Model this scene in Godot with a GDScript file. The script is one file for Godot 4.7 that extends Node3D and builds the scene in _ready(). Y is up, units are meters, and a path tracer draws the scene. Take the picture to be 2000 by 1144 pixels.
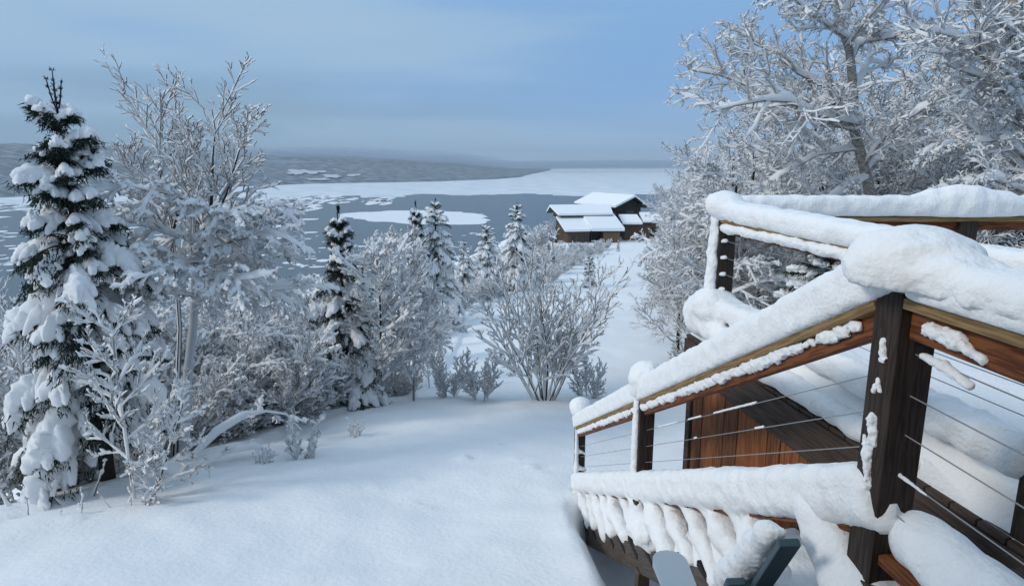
extends Node3D
# A snowy hillside above a half-frozen lake, seen over the railings of a wooden deck.

const UP := Vector3.UP
var rng := RandomNumberGenerator.new()
var taken := {}
var M := {}
var lump_noise := FastNoiseLite.new()
var land_noise := FastNoiseLite.new()
var stems := Buf.new()


class Buf:
	var v := PackedVector3Array()
	var n := PackedVector3Array()
	var i := PackedInt32Array()
	func tri(a: int, b: int, c: int) -> void:
		if (v[b] - v[a]).cross(v[c] - v[a]).dot(n[a] + n[b] + n[c]) > 0.0:
			i.append(a); i.append(c); i.append(b)
		else:
			i.append(a); i.append(b); i.append(c)
	func quad(a: int, b: int, c: int, d: int) -> void:
		tri(a, b, c)
		tri(a, c, d)
	func mesh() -> ArrayMesh:
		var m := ArrayMesh.new()
		if i.is_empty():
			return m
		var arr := []
		arr.resize(Mesh.ARRAY_MAX)
		arr[Mesh.ARRAY_VERTEX] = v
		arr[Mesh.ARRAY_NORMAL] = n
		arr[Mesh.ARRAY_INDEX] = i
		m.add_surface_from_arrays(Mesh.PRIMITIVE_TRIANGLES, arr)
		return m


func _ready() -> void:
	rng.seed = 7
	camera_and_light()
	make_materials()
	terrain()
	lake_and_hills()
	houses()
	woods()
	deck()
	stairs_and_railing()
	chairs()


# ---------------------------------------------------------------- camera, sky, sun
func camera_and_light() -> void:
	var cam := Camera3D.new()
	cam.name = "camera"
	cam.fov = 48.73
	cam.rotation.x = -deg_to_rad(11.632)
	cam.near = 0.05
	cam.far = 30000.0
	add_child(cam)
	cam.current = true
	var sun := DirectionalLight3D.new()
	sun.name = "sun"
	sun.light_energy = 0.50
	sun.light_angular_distance = 14.0
	sun.light_color = Color(1.0, 0.97, 0.93)
	sun.shadow_enabled = true
	add_child(sun)
	sun.look_at_from_position(Vector3(-0.76, 0.50, 0.30), Vector3.ZERO)
	var env := Environment.new()
	env.background_mode = Environment.BG_SKY
	env.tonemap_mode = Environment.TONE_MAPPER_LINEAR
	env.tonemap_exposure = 1.0
	env.sdfgi_enabled = true
	env.ssao_enabled = true
	env.ssil_enabled = true
	env.fog_enabled = true
	env.fog_density = 0.00009
	env.fog_light_color = Color(0.92, 0.96, 1.0)
	env.volumetric_fog_enabled = true
	env.volumetric_fog_density = 0.0
	var sky := Sky.new()
	var pano := PanoramaSkyMaterial.new()
	pano.panorama = ImageTexture.create_from_image(sky_picture())
	pano.energy_multiplier = 1.0
	sky.sky_material = pano
	env.sky = sky
	var we := WorldEnvironment.new()
	we.name = "air"
	we.environment = env
	add_child(we)


func sky_picture() -> Image:
	var w := 1536
	var h := 768
	var im := Image.create(w, h, false, Image.FORMAT_RGBF)
	var fn := FastNoiseLite.new()
	fn.seed = 11
	fn.noise_type = FastNoiseLite.TYPE_SIMPLEX_SMOOTH
	fn.frequency = 1.0
	fn.fractal_octaves = 5
	var low := Vector3(0.300, 0.455, 0.665)
	var mid := Vector3(0.236, 0.425, 0.712)
	var grey := Vector3(0.262, 0.405, 0.560)
	var pale := Vector3(0.350, 0.520, 0.712)
	var bright := Vector3(0.575, 0.755, 0.960)
	for y in h:
		var el := (0.5 - (y + 0.5) / h) * PI
		if el < -0.05:
			im.fill_rect(Rect2i(0, y, w, h - y), Color(0.30, 0.45, 0.65))
			break
		var e := rad_to_deg(el)
		for x in w:
			var az := wrapf((x + 0.5) / w * TAU, -PI, PI)
			var d := Vector3(sin(az) * cos(el), sin(el), -cos(az) * cos(el))
			# flat layered cloud: stretched along the horizon
			var q := Vector3(d.x * 1.6, d.y * 8.0, d.z * 1.6)
			var f := fn.get_noise_3dv(q) * 0.5 + 0.5
			var g := fn.get_noise_3dv(q * 1.4 + Vector3(5, 1, 9)) * 0.5 + 0.5
			var c := low.lerp(mid, smoothstep(-0.5, 7.0, e))
			# a grey bank lies low on the left, thinning to the right and upwards
			var left := smoothstep(0.10, -0.35, d.x + (f - 0.5) * 0.4)
			c = c.lerp(grey, clampf(left * smoothstep(8.5, 3.5, e + (g - 0.5) * 5.0) * 1.0, 0.0, 1.0))
			c = c.lerp(grey, 0.5 * smoothstep(0.22, 0.0, absf(d.x + 0.16)) * smoothstep(5.5, 3.5, e + (g - 0.5) * 3.0))
			# paler high cloud on the left
			c = c.lerp(pale, clampf(left * smoothstep(4.5, 8.5, e + (g - 0.5) * 7.0) * (0.35 + g), 0.0, 1.0))
			# thin streaks of high cloud
			var thin := fn.get_noise_3dv(Vector3(d.x * 1.1 + d.y * 3.0, d.y * 13.0, d.z * 1.1) + Vector3(20, 3, 7)) * 0.5 + 0.5
			c = c.lerp(pale, 0.55 * smoothstep(0.42, 0.72, thin) * smoothstep(0.55, -0.1, d.x))
			# low white cloud over the far end of the hills
			var hump := 1.5 + 1.9 * (fn.get_noise_2d(az * 9.0, 4.0) * 0.5 + 0.5) + 0.8 * fn.get_noise_2d(az * 30.0, 8.0)
			hump *= smoothstep(0.12, -0.02, az) * smoothstep(-0.62, -0.25, az)
			c = c.lerp(Vector3(0.322, 0.470, 0.640), 0.75 * smoothstep(hump + 0.45, hump - 0.35, e) * smoothstep(0.10, -0.05, az) * smoothstep(-0.5, -0.2, az))
			# a brighter veil over the rest of the dome
			c = c.lerp(bright, clampf(smoothstep(9.0, 40.0, e) * (0.5 + 0.6 * f), 0.0, 1.0))
			im.set_pixel(x, y, Color(c.x, c.y, c.z))
	return im


# ---------------------------------------------------------------- materials
func noise_tex(freq: float, ramp: Array, oct := 4, normal := false, size := 512, sd := 1, type := FastNoiseLite.TYPE_SIMPLEX_SMOOTH) -> NoiseTexture2D:
	var fn := FastNoiseLite.new()
	fn.seed = sd
	fn.frequency = freq
	fn.noise_type = type
	fn.fractal_octaves = oct
	var t := NoiseTexture2D.new()
	t.width = size
	t.height = size
	t.seamless = true
	t.noise = fn
	if normal:
		t.as_normal_map = true
		t.bump_strength = 4.0
	if ramp.size():
		var gr := Gradient.new()
		var offs := PackedFloat32Array()
		var cols := PackedColorArray()
		for r in ramp:
			offs.append(r[0])
			cols.append(Color(r[1], r[2], r[3]).linear_to_srgb())
		gr.offsets = offs
		gr.colors = cols
		t.color_ramp = gr
	return t


func mat(called: String, linear: Color, rough := 0.8, spec := 0.3) -> StandardMaterial3D:
	var m := StandardMaterial3D.new()
	m.resource_name = called
	m.albedo_color = linear.linear_to_srgb()
	m.roughness = rough
	m.metallic_specular = spec
	M[called] = m
	return m


func wood(called: String, a: Color, b: Color, scale: Vector3, sd: int, rough := 0.7) -> void:
	var m := mat(called, Color(1, 1, 1), rough, 0.35)
	m.albedo_texture = noise_tex(0.012, [[0.0, a.r, a.g, a.b], [0.35, a.r * 1.25, a.g * 1.2, a.b * 1.2], [0.55, b.r * 0.8, b.g * 0.8, b.b * 0.8], [1.0, b.r, b.g, b.b]], 5, false, 512, sd)
	m.uv1_triplanar = true
	m.uv1_scale = scale
	m.heightmap_enabled = true
	m.heightmap_texture = noise_tex(0.02, [], 4, false, 512, sd + 50)
	m.heightmap_scale = 0.12


func make_materials() -> void:
	lump_noise.seed = 3
	lump_noise.frequency = 1.0
	lump_noise.fractal_octaves = 3
	land_noise.seed = 9
	land_noise.frequency = 1.0
	land_noise.fractal_octaves = 4
	var s := mat("ground_snow", Color(0.86, 0.87, 0.88), 0.75, 0.25)
	s.uv1_triplanar = true
	s.uv1_world_triplanar = true
	s.uv1_scale = Vector3(0.5, 0.5, 0.5)
	s.heightmap_enabled = true
	s.heightmap_texture = noise_tex(0.02, [], 6, false, 1024, 21)
	s.heightmap_scale = 0.75
	s = mat("pile_snow", Color(0.87, 0.88, 0.885), 0.75, 0.25)
	s.uv1_triplanar = true
	s.uv1_scale = Vector3(2.5, 2.5, 2.5)
	s.heightmap_enabled = true
	s.heightmap_texture = noise_tex(0.03, [], 5, false, 512, 23)
	s.heightmap_scale = 0.45
	var ts := mat("twig_snow", Color(0.90, 0.905, 0.915), 0.8, 0.2)
	ts.backlight_enabled = true
	ts.backlight = Color(0.60, 0.61, 0.62)
	mat("bark", Color(0.042, 0.036, 0.034), 0.9, 0.2)
	mat("twig_bark", Color(0.036, 0.033, 0.035), 0.9, 0.2)
	var b := mat("birch_bark", Color(1, 1, 1), 0.8, 0.2)
	b.albedo_texture = noise_tex(0.02, [[0.0, 0.03, 0.027, 0.025], [0.22, 0.05, 0.045, 0.04], [0.30, 0.20, 0.175, 0.15], [0.6, 0.42, 0.39, 0.35], [1.0, 0.58, 0.55, 0.51]], 4, false, 512, 31)
	b.uv1_triplanar = true
	b.uv1_world_triplanar = true
	b.uv1_scale = Vector3(1.2, 3.5, 1.2)
	mat("rimed_bark", Color(0.17, 0.175, 0.185), 0.9, 0.2)
	mat("frosted_bark", Color(0.46, 0.48, 0.50), 0.9, 0.2)
	mat("needles", Color(0.018, 0.032, 0.026), 0.75, 0.3)
	wood("post_wood", Color(0.022, 0.015, 0.012), Color(0.054, 0.039, 0.031), Vector3(9, 0.7, 9), 41)
	wood("plank_edge", Color(0.16, 0.10, 0.045), Color(0.34, 0.23, 0.11), Vector3(8, 8, 0.6), 42)
	wood("red_rail", Color(0.085, 0.026, 0.010), Color(0.24, 0.085, 0.030), Vector3(8, 8, 0.6), 43)
	wood("cedar_0", Color(0.117, 0.043, 0.018), Color(0.266, 0.107, 0.047), Vector3(6, 0.5, 6), 44)
	wood("cedar_1", Color(0.164, 0.056, 0.022), Color(0.344, 0.131, 0.053), Vector3(6, 0.5, 6), 45)
	wood("cedar_2", Color(0.093, 0.036, 0.017), Color(0.203, 0.085, 0.041), Vector3(6, 0.5, 6), 46)
	wood("trim_wood", Color(0.043, 0.030, 0.024), Color(0.094, 0.069, 0.055), Vector3(8, 8, 0.5), 47)
	wood("stringer_wood", Color(0.060, 0.048, 0.040), Color(0.115, 0.095, 0.080), Vector3(6, 6, 0.5), 48)
	wood("tread_wood", Color(0.010, 0.008, 0.007), Color(0.028, 0.022, 0.020), Vector3(0.6, 8, 8), 49)
	wood("dark_siding", Color(0.022, 0.020, 0.018), Color(0.060, 0.048, 0.038), Vector3(2, 0.3, 2), 51)
	wood("brown_siding", Color(0.080, 0.050, 0.032), Color(0.165, 0.105, 0.068), Vector3(2, 0.3, 2), 52)
	wood("tan_siding", Color(0.17, 0.115, 0.070), Color(0.29, 0.20, 0.125), Vector3(0.3, 2, 2), 53)
	mat("cable_steel", Color(0.26, 0.27, 0.28), 0.4, 0.5)
	mat("chair_plastic", Color(0.050, 0.085, 0.105), 0.45, 0.4)
	mat("pale_plastic", Color(0.36, 0.43, 0.48), 0.5, 0.4)
	mat("window_glass", Color(0.02, 0.025, 0.03), 0.3, 0.5)
	var w := mat("lake_water", Color(0.036, 0.046, 0.050), 0.25, 0.5)
	w.uv1_triplanar = true
	w.uv1_world_triplanar = true
	w.uv1_scale = Vector3(0.02, 0.02, 0.02)
	var ice := mat("lake_ice", Color(1, 1, 1), 0.8, 0.2)
	ice.albedo_texture = noise_tex(0.01, [[0.0, 0.52, 0.60, 0.66], [0.35, 0.64, 0.70, 0.75], [0.6, 0.80, 0.83, 0.86], [1.0, 0.86, 0.88, 0.90]], 5, false, 1024, 61)
	ice.uv1_triplanar = true
	ice.uv1_world_triplanar = true
	ice.uv1_scale = Vector3(0.0006, 0.01, 0.0022)
	mat("roof_edge", Color(0.020, 0.040, 0.034), 0.6, 0.3)
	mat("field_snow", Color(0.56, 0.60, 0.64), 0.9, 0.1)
	mat("floe_snow", Color(0.84, 0.86, 0.88), 0.8, 0.2)
	var hm := mat("hill_forest", Color(1, 1, 1), 0.95, 0.1)
	hm.albedo_texture = noise_tex(0.015, [[0.0, 0.085, 0.110, 0.130], [0.42, 0.135, 0.162, 0.182], [0.55, 0.19, 0.22, 0.242], [0.70, 0.28, 0.315, 0.34], [1.0, 0.42, 0.46, 0.49]], 6, false, 1024, 63)
	hm.uv1_triplanar = true
	hm.uv1_world_triplanar = true
	hm.uv1_scale = Vector3(0.0007, 0.004, 0.0012)


# ---------------------------------------------------------------- naming and nodes
func numbered(called: String) -> String:
	if not taken.has(called):
		taken[called] = 0
		return called
	taken[called] += 1
	return "%s_%03d" % [called, taken[called]]


func tag(o: Node, label: String, category: String, group := "") -> void:
	o.set_meta("label", label)
	o.set_meta("category", category)
	if group:
		o.set_meta("group", group)


func thing(called: String, label: String, category: String, at := Vector3.ZERO, group := "") -> Node3D:
	var o := Node3D.new()
	o.name = numbered(called)
	o.position = at
	add_child(o)
	tag(o, label, category, group)
	return o


func part(called: String, m: Mesh, material: String, parent: Node, at := Transform3D()) -> MeshInstance3D:
	var o := MeshInstance3D.new()
	o.mesh = m
	o.material_override = M[material]
	o.name = called if parent != self else numbered(called)
	o.transform = at
	if parent != self:
		var k := 0
		while parent.has_node(NodePath(o.name)):
			k += 1
			o.name = "%s_%03d" % [called, k]
	parent.add_child(o, true)
	return o


func structure(called: String, m: Mesh, material: String) -> MeshInstance3D:
	var o := part(called, m, material, self)
	o.set_meta("kind", "structure")
	return o


func copy(o: Node3D, label: String, at: Vector3, turn: float, size: Vector3, group := "") -> Node3D:
	var c: Node3D = o.duplicate()
	c.name = numbered(str(o.name).rstrip("_0123456789"))
	add_child(c)
	c.position = at
	c.rotation = Vector3(0, turn, 0)
	c.scale = size
	c.set_meta("label", label)
	if group:
		c.set_meta("group", group)
	elif c.has_meta("group"):
		c.remove_meta("group")
	return c


# ---------------------------------------------------------------- basic shapes
func bevel_box(size: Vector3, r := 0.004) -> ArrayMesh:
	var b := Buf.new()
	var h := size * 0.5
	r = minf(r, minf(h.x, minf(h.y, h.z)) * 0.45)
	# each corner as three points, one on each face
	var id := {}
	for sx in [-1, 1]:
		for sy in [-1, 1]:
			for sz in [-1, 1]:
				var s := Vector3(sx, sy, sz)
				for ax in 3:
					var p := (h - Vector3(r, r, r)) * s
					p[ax] = h[ax] * s[ax]
					id[[sx, sy, sz, ax]] = b.v.size()
					b.v.append(p)
					var nn := Vector3.ZERO
					nn[ax] = s[ax]
					b.n.append(nn)
	for ax in 3:
		var a1 := (ax + 1) % 3
		var a2 := (ax + 2) % 3
		for s in [-1, 1]:
			var q := []
			for c in [[-1, -1], [1, -1], [1, 1], [-1, 1]]:
				var k := [0, 0, 0, ax]
				k[ax] = s
				k[a1] = c[0]
				k[a2] = c[1]
				q.append(id[k])
			b.quad(q[0], q[1], q[2], q[3])
		for s1 in [-1, 1]:
			for s2 in [-1, 1]:
				var q := []
				for c in [[-1, a1], [1, a1], [1, a2], [-1, a2]]:
					var k := [0, 0, 0, c[1]]
					k[ax] = c[0]
					k[a1] = s1
					k[a2] = s2
					q.append(id[k])
				b.quad(q[0], q[1], q[2], q[3])
	for sx in [-1, 1]:
		for sy in [-1, 1]:
			for sz in [-1, 1]:
				b.tri(id[[sx, sy, sz, 0]], id[[sx, sy, sz, 1]], id[[sx, sy, sz, 2]])
	return b.mesh()


func along(a: Vector3, b: Vector3) -> Transform3D:
	# local z runs from a to b, local y as upright as it can be
	var z := (b - a).normalized()
	var x := UP.cross(z)
	if x.length() < 0.01:
		x = Vector3.RIGHT
	x = x.normalized()
	return Transform3D(Basis(x, z.cross(x), z), (a + b) * 0.5)


func beam(called: String, a: Vector3, b: Vector3, w: float, h: float, material: String, parent: Node, r := 0.004) -> MeshInstance3D:
	return part(called, bevel_box(Vector3(w, h, a.distance_to(b)), r), material, parent, along(a, b))


func tube(b: Buf, pts: PackedVector3Array, rad: PackedFloat32Array, sides: int) -> void:
	var base := b.v.size()
	var last := pts.size() - 1
	var s := Vector3.ZERO
	for i in pts.size():
		var d := (pts[mini(i + 1, last)] - pts[maxi(i - 1, 0)]).normalized()
		if i == 0:
			s = d.cross(UP)
			if s.length_squared() < 0.02:
				s = d.cross(Vector3.RIGHT)
		s = (s - d * s.dot(d)).normalized()
		var u := s.cross(d)
		for k in sides:
			var a := TAU * k / sides
			var off := s * cos(a) + u * sin(a)
			b.v.append(pts[i] + off * rad[i])
			b.n.append(off)
	for i in last:
		for k in sides:
			var k2 := (k + 1) % sides
			var p := base + i * sides
			b.i.append(p + k); b.i.append(p + sides + k2); b.i.append(p + sides + k)
			b.i.append(p + k); b.i.append(p + k2); b.i.append(p + sides + k2)


# a crest of snow lying on the upper side of a branch
const CREST3 := [[0.97, -0.26], [0.0, 1.0], [-0.97, -0.26]]
const CREST5 := [[0.92, -0.38], [0.76, 0.62], [0.0, 1.0], [-0.76, 0.62], [-0.92, -0.38]]
func crest(b: Buf, pts: PackedVector3Array, rad: PackedFloat32Array, snow: float, fine: bool) -> void:
	var shape: Array = CREST5 if fine else CREST3
	var cnt := shape.size()
	var base := b.v.size()
	var last := pts.size() - 1
	var side := Vector3.RIGHT
	for i in pts.size():
		var d := (pts[mini(i + 1, last)] - pts[maxi(i - 1, 0)]).normalized()
		var flat := sqrt(maxf(0.0, 1.0 - d.y * d.y))
		var s := d.cross(UP)
		if flat > 0.15:
			side = s / flat
		else:
			side = (side - d * side.dot(d)).normalized()
		var u := side.cross(d)
		var chance := rng.randf()
		var amount := snow * (0.35 + 1.5 * chance)
		if flat < 0.45:
			amount *= maxf(0.0, chance * 1.8 - 0.4)
		if i == last:
			amount *= 0.5
		var w := rad[i] * 0.84 + amount * (0.22 + 0.58 * flat)
		var h := rad[i] * 0.78 + amount * (0.20 + 1.25 * flat)
		for k in cnt:
			var c: float = shape[k][0]
			var e: float = shape[k][1]
			b.v.append(pts[i] + side * (c * w) + u * (e * h if e > 0.0 else e * rad[i] * 0.5))
			b.n.append((side * c + u * (e + 0.1)).normalized())
	for i in last:
		var p := base + i * cnt
		for k in cnt:
			var k2 := (k + 1) % cnt
			b.i.append(p + k); b.i.append(p + cnt + k2); b.i.append(p + cnt + k)
			b.i.append(p + k); b.i.append(p + k2); b.i.append(p + cnt + k2)
	# round off the tip
	if fine:
		var tip := b.v.size()
		b.v.append(pts[last] + (pts[last] - pts[last - 1]).normalized() * rad[last])
		b.n.append((pts[last] - pts[last - 1]).normalized())
		for k in cnt - 1:
			b.tri(base + last * cnt + k, base + last * cnt + k + 1, tip)


# ---------------------------------------------------------------- piled snow: a distance field meshed as surface nets
func smin(a: float, b: float, k: float) -> float:
	var h := maxf(k - absf(a - b), 0.0) / k
	return minf(a, b) - h * h * k * 0.25


# pieces: [kind, a, b, ...]  "cap": a, b, ra, rb   "slab": a, b, half width, half height, rounding   "ball": centre, radii
func pile(pieces: Array, cell: float, blend: float, bump: float, freq: float, clips := []) -> ArrayMesh:
	var lo := Vector3(1e9, 1e9, 1e9)
	var hi := -lo
	var boxes := []
	for p in pieces:
		var box: AABB
		if p[0] == "cap":
			var r := maxf(p[3], p[4])
			box = AABB(p[1], Vector3.ZERO).expand(p[2]).grow(r + blend + bump + cell * 2)
		elif p[0] == "slab":
			box = AABB(p[1], Vector3.ZERO).expand(p[2]).grow(maxf(p[3], p[4]) + blend + bump + cell * 2)
		else:
			box = AABB(p[1] - p[2], p[2] * 2.0).grow(blend + bump + cell * 2)
		boxes.append(box)
		lo = lo.min(box.position)
		hi = hi.max(box.end)
	var nx := int(ceil((hi.x - lo.x) / cell)) + 1
	var ny := int(ceil((hi.y - lo.y) / cell)) + 1
	var nz := int(ceil((hi.z - lo.z) / cell)) + 1
	var f := PackedFloat32Array()
	f.resize(nx * ny * nz)
	f.fill(10.0)
	for pi in pieces.size():
		var p: Array = pieces[pi]
		var box: AABB = boxes[pi]
		var i0 := ((box.position - lo) / cell).floor()
		var i1 := ((box.end - lo) / cell).ceil()
		var kind: String = p[0]
		var a: Vector3 = p[1]
		var b: Vector3 = p[2]
		var ab := b - a
		var l2 := maxf(ab.length_squared(), 1e-9)
		var dir := ab.normalized()
		for ix in range(maxi(0, int(i0.x)), mini(nx, int(i1.x) + 1)):
			for iy in range(maxi(0, int(i0.y)), mini(ny, int(i1.y) + 1)):
				for iz in range(maxi(0, int(i0.z)), mini(nz, int(i1.z) + 1)):
					var q := lo + Vector3(ix, iy, iz) * cell
					var d := 0.0
					if kind == "cap":
						var t := clampf((q - a).dot(ab) / l2, 0.0, 1.0)
						d = (q - a - ab * t).length() - lerpf(p[3], p[4], t)
					elif kind == "slab":
						var t := clampf((q - a).dot(ab) / l2, 0.0, 1.0)
						var e := q - a - ab * t
						var al := absf(e.dot(dir))
						var qx: float = absf(e.x) - p[3] + p[5]
						var qy: float = absf(e.y) - p[4] + p[5]
						d = Vector3(maxf(qx, 0.0), maxf(qy, 0.0), al).length() + minf(maxf(qx, qy), 0.0) - p[5]
					else:
						d = (((q - a) / b).length() - 1.0) * minf(b.x, minf(b.y, b.z))
					var at := (ix * ny + iy) * nz + iz
					f[at] = smin(f[at], d, blend)
	for ix in nx:
		for iy in ny:
			for iz in nz:
				var at := (ix * ny + iy) * nz + iz
				if f[at] < 0.2:
					var q := lo + Vector3(ix, iy, iz) * cell
					var d := f[at] + bump * lump_noise.get_noise_3dv(q * freq) + bump * 0.22 * lump_noise.get_noise_3dv(q * freq * 3.7)
					for c in clips:
						d = maxf(d, c[0].dot(q) - c[1])
					f[at] = d
				if ix == 0 or iy == 0 or iz == 0 or ix == nx - 1 or iy == ny - 1 or iz == nz - 1:
					f[at] = maxf(f[at], 0.01)
	var out := Buf.new()
	var id := PackedInt32Array()
	id.resize(nx * ny * nz)
	id.fill(-1)
	var sx := ny * nz
	var sy := nz
	for ix in nx - 1:
		for iy in ny - 1:
			for iz in nz - 1:
				var at := ix * sx + iy * sy + iz
				var v0 := f[at]
				var v1 := f[at + 1]
				var v2 := f[at + sy]
				var v3 := f[at + sy + 1]
				var v4 := f[at + sx]
				var v5 := f[at + sx + 1]
				var v6 := f[at + sx + sy]
				var v7 := f[at + sx + sy + 1]
				var neg := int(v0 < 0) + int(v1 < 0) + int(v2 < 0) + int(v3 < 0) + int(v4 < 0) + int(v5 < 0) + int(v6 < 0) + int(v7 < 0)
				if neg == 0 or neg == 8:
					continue
				var sum := Vector3.ZERO
				var cnt := 0
				if (v0 < 0) != (v1 < 0): sum += Vector3(0, 0, v0 / (v0 - v1)); cnt += 1
				if (v2 < 0) != (v3 < 0): sum += Vector3(0, 1, v2 / (v2 - v3)); cnt += 1
				if (v4 < 0) != (v5 < 0): sum += Vector3(1, 0, v4 / (v4 - v5)); cnt += 1
				if (v6 < 0) != (v7 < 0): sum += Vector3(1, 1, v6 / (v6 - v7)); cnt += 1
				if (v0 < 0) != (v2 < 0): sum += Vector3(0, v0 / (v0 - v2), 0); cnt += 1
				if (v1 < 0) != (v3 < 0): sum += Vector3(0, v1 / (v1 - v3), 1); cnt += 1
				if (v4 < 0) != (v6 < 0): sum += Vector3(1, v4 / (v4 - v6), 0); cnt += 1
				if (v5 < 0) != (v7 < 0): sum += Vector3(1, v5 / (v5 - v7), 1); cnt += 1
				if (v0 < 0) != (v4 < 0): sum += Vector3(v0 / (v0 - v4), 0, 0); cnt += 1
				if (v1 < 0) != (v5 < 0): sum += Vector3(v1 / (v1 - v5), 0, 1); cnt += 1
				if (v2 < 0) != (v6 < 0): sum += Vector3(v2 / (v2 - v6), 1, 0); cnt += 1
				if (v3 < 0) != (v7 < 0): sum += Vector3(v3 / (v3 - v7), 1, 1); cnt += 1
				id[at] = out.v.size()
				out.v.append(lo + (Vector3(ix, iy, iz) + sum / cnt) * cell)
				out.n.append(Vector3(v4 + v5 + v6 + v7 - v0 - v1 - v2 - v3, v2 + v3 + v6 + v7 - v0 - v1 - v4 - v5, v1 + v3 + v5 + v7 - v0 - v2 - v4 - v6).normalized())
	for ix in range(1, nx - 1):
		for iy in range(1, ny - 1):
			for iz in range(1, nz - 1):
				var at := ix * sx + iy * sy + iz
				var inside := f[at] < 0
				if inside != (f[at + sx] < 0):
					out.quad(id[at], id[at - sy], id[at - sy - 1], id[at - 1])
				if inside != (f[at + sy] < 0):
					out.quad(id[at], id[at - sx], id[at - sx - 1], id[at - 1])
				if inside != (f[at + 1] < 0):
					out.quad(id[at], id[at - sx], id[at - sx - sy], id[at - sy])
	return out.mesh()


# ---------------------------------------------------------------- the ground
const PROFILE := [[-40.0, 4.0], [-6.0, -1.3], [0.0, -2.6], [6.0, -3.8], [12.0, -5.02], [14.8, -5.62], [17.0, -6.2], [21.0, -6.9], [30.0, -8.15], [45.0, -9.8], [63.0, -11.3], [85.0, -12.6], [112.0, -13.6], [135.0, -15.0], [160.0, -19.0], [220.0, -42.0], [330.0, -100.0], [420.0, -140.0], [900.0, -160.0]]
const EDGE := [[-30.0, -22.0], [-14.0, -2.0], [-5.9, 6.7], [-5.2, 7.6], [-4.7, 9.0], [-4.35, 10.6], [-3.75, 13.0], [-2.6, 15.0], [-2.2, 20.0], [-2.6, 39.0], [0.0, 63.0], [5.0, 95.0], [4.0, 130.0], [0.0, 200.0]]

func profile(z: float) -> float:
	for k in PROFILE.size() - 1:
		if z < PROFILE[k + 1][0] or k == PROFILE.size() - 2:
			var t := clampf((z - PROFILE[k][0]) / (PROFILE[k + 1][0] - PROFILE[k][0]), 0.0, 1.0)
			var y0: float = PROFILE[maxi(k - 1, 0)][1]
			var y1: float = PROFILE[k][1]
			var y2: float = PROFILE[k + 1][1]
			var y3: float = PROFILE[mini(k + 2, PROFILE.size() - 1)][1]
			var x0: float = PROFILE[maxi(k - 1, 0)][0]
			var x3: float = PROFILE[mini(k + 2, PROFILE.size() - 1)][0]
			var w: float = PROFILE[k + 1][0] - PROFILE[k][0]
			var m1: float = (y2 - y0) / (PROFILE[k + 1][0] - x0) * w
			var m2: float = (y3 - y1) / (x3 - PROFILE[k][0]) * w
			var t2 := t * t
			var t3 := t2 * t
			return (2 * t3 - 3 * t2 + 1) * y1 + (t3 - 2 * t2 + t) * m1 + (-2 * t3 + 3 * t2) * y2 + (t3 - t2) * m2
	return 0.0


func beyond_edge(x: float, z: float) -> float:
	# how far a place lies down the lake side of the brow of the slope (negative on the meadow)
	var best := 1e9
	var sgn := 1.0
	var p := Vector2(x, z)
	for k in EDGE.size() - 1:
		var a := Vector2(EDGE[k][0], EDGE[k][1])
		var b := Vector2(EDGE[k + 1][0], EDGE[k + 1][1])
		var t := clampf((p - a).dot(b - a) / (b - a).length_squared(), 0.0, 1.0)
		var d := p.distance_to(a.lerp(b, t))
		if d < best:
			best = d
			sgn = 1.0 if (b - a).cross(p - a) > 0.0 else -1.0
	return best * sgn


func ground(x: float, world_z: float) -> float:
	var z := -world_z
	var y := profile(z)
	var d := beyond_edge(x, z)
	if d > 0.0:
		y -= 0.47 * (sqrt(d * d + 2.0) - 1.414)
	else:
		y -= 0.10 * exp(d * 1.1)
	var xr := 4.2 + maxf(0.0, z - 14.0) * 0.235
	var r := maxf(0.0, x - xr)
	y += 0.16 * (sqrt(r * r + 9.0) - 3.0) * smoothstep(2.0, 14.0, z) * smoothstep(190.0, 100.0, z)
	# the hollow beside the stairs
	if z < 8.0 and z > -1.0 and x > 0.0:
		var xh := lerpf(0.90, 0.70, clampf((z - 4.94) / 2.36, -2.0, 1.0))
		var cut := smoothstep(xh - 0.12, xh + 0.30, x) * smoothstep(7.55, 6.3, z)
		y -= 1.25 * cut
		y += 0.05 * exp(-pow((x - xh + 0.12) / 0.22, 2.0)) * smoothstep(7.9, 6.5, z)
	y += land_noise.get_noise_2d(x * 0.22, z * 0.22) * 0.13 * smoothstep(0.0, 8.0, absf(x) + z)
	y += land_noise.get_noise_2d(x * 1.1 + 40.0, z * 1.1) * 0.022
	return y


const CLODS := [[-0.72, 9.0, 0.10], [-0.25, 9.9, 0.07], [0.28, 8.5, 0.08], [-1.3, 8.1, 0.05], [0.05, 8.9, 0.05], [-1.75, 7.7, 0.05], [-1.0, 7.1, 0.05], [0.45, 10.4, 0.05], [-0.4, 7.6, 0.05], [-4.9, 6.6, 0.09]]

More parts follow.
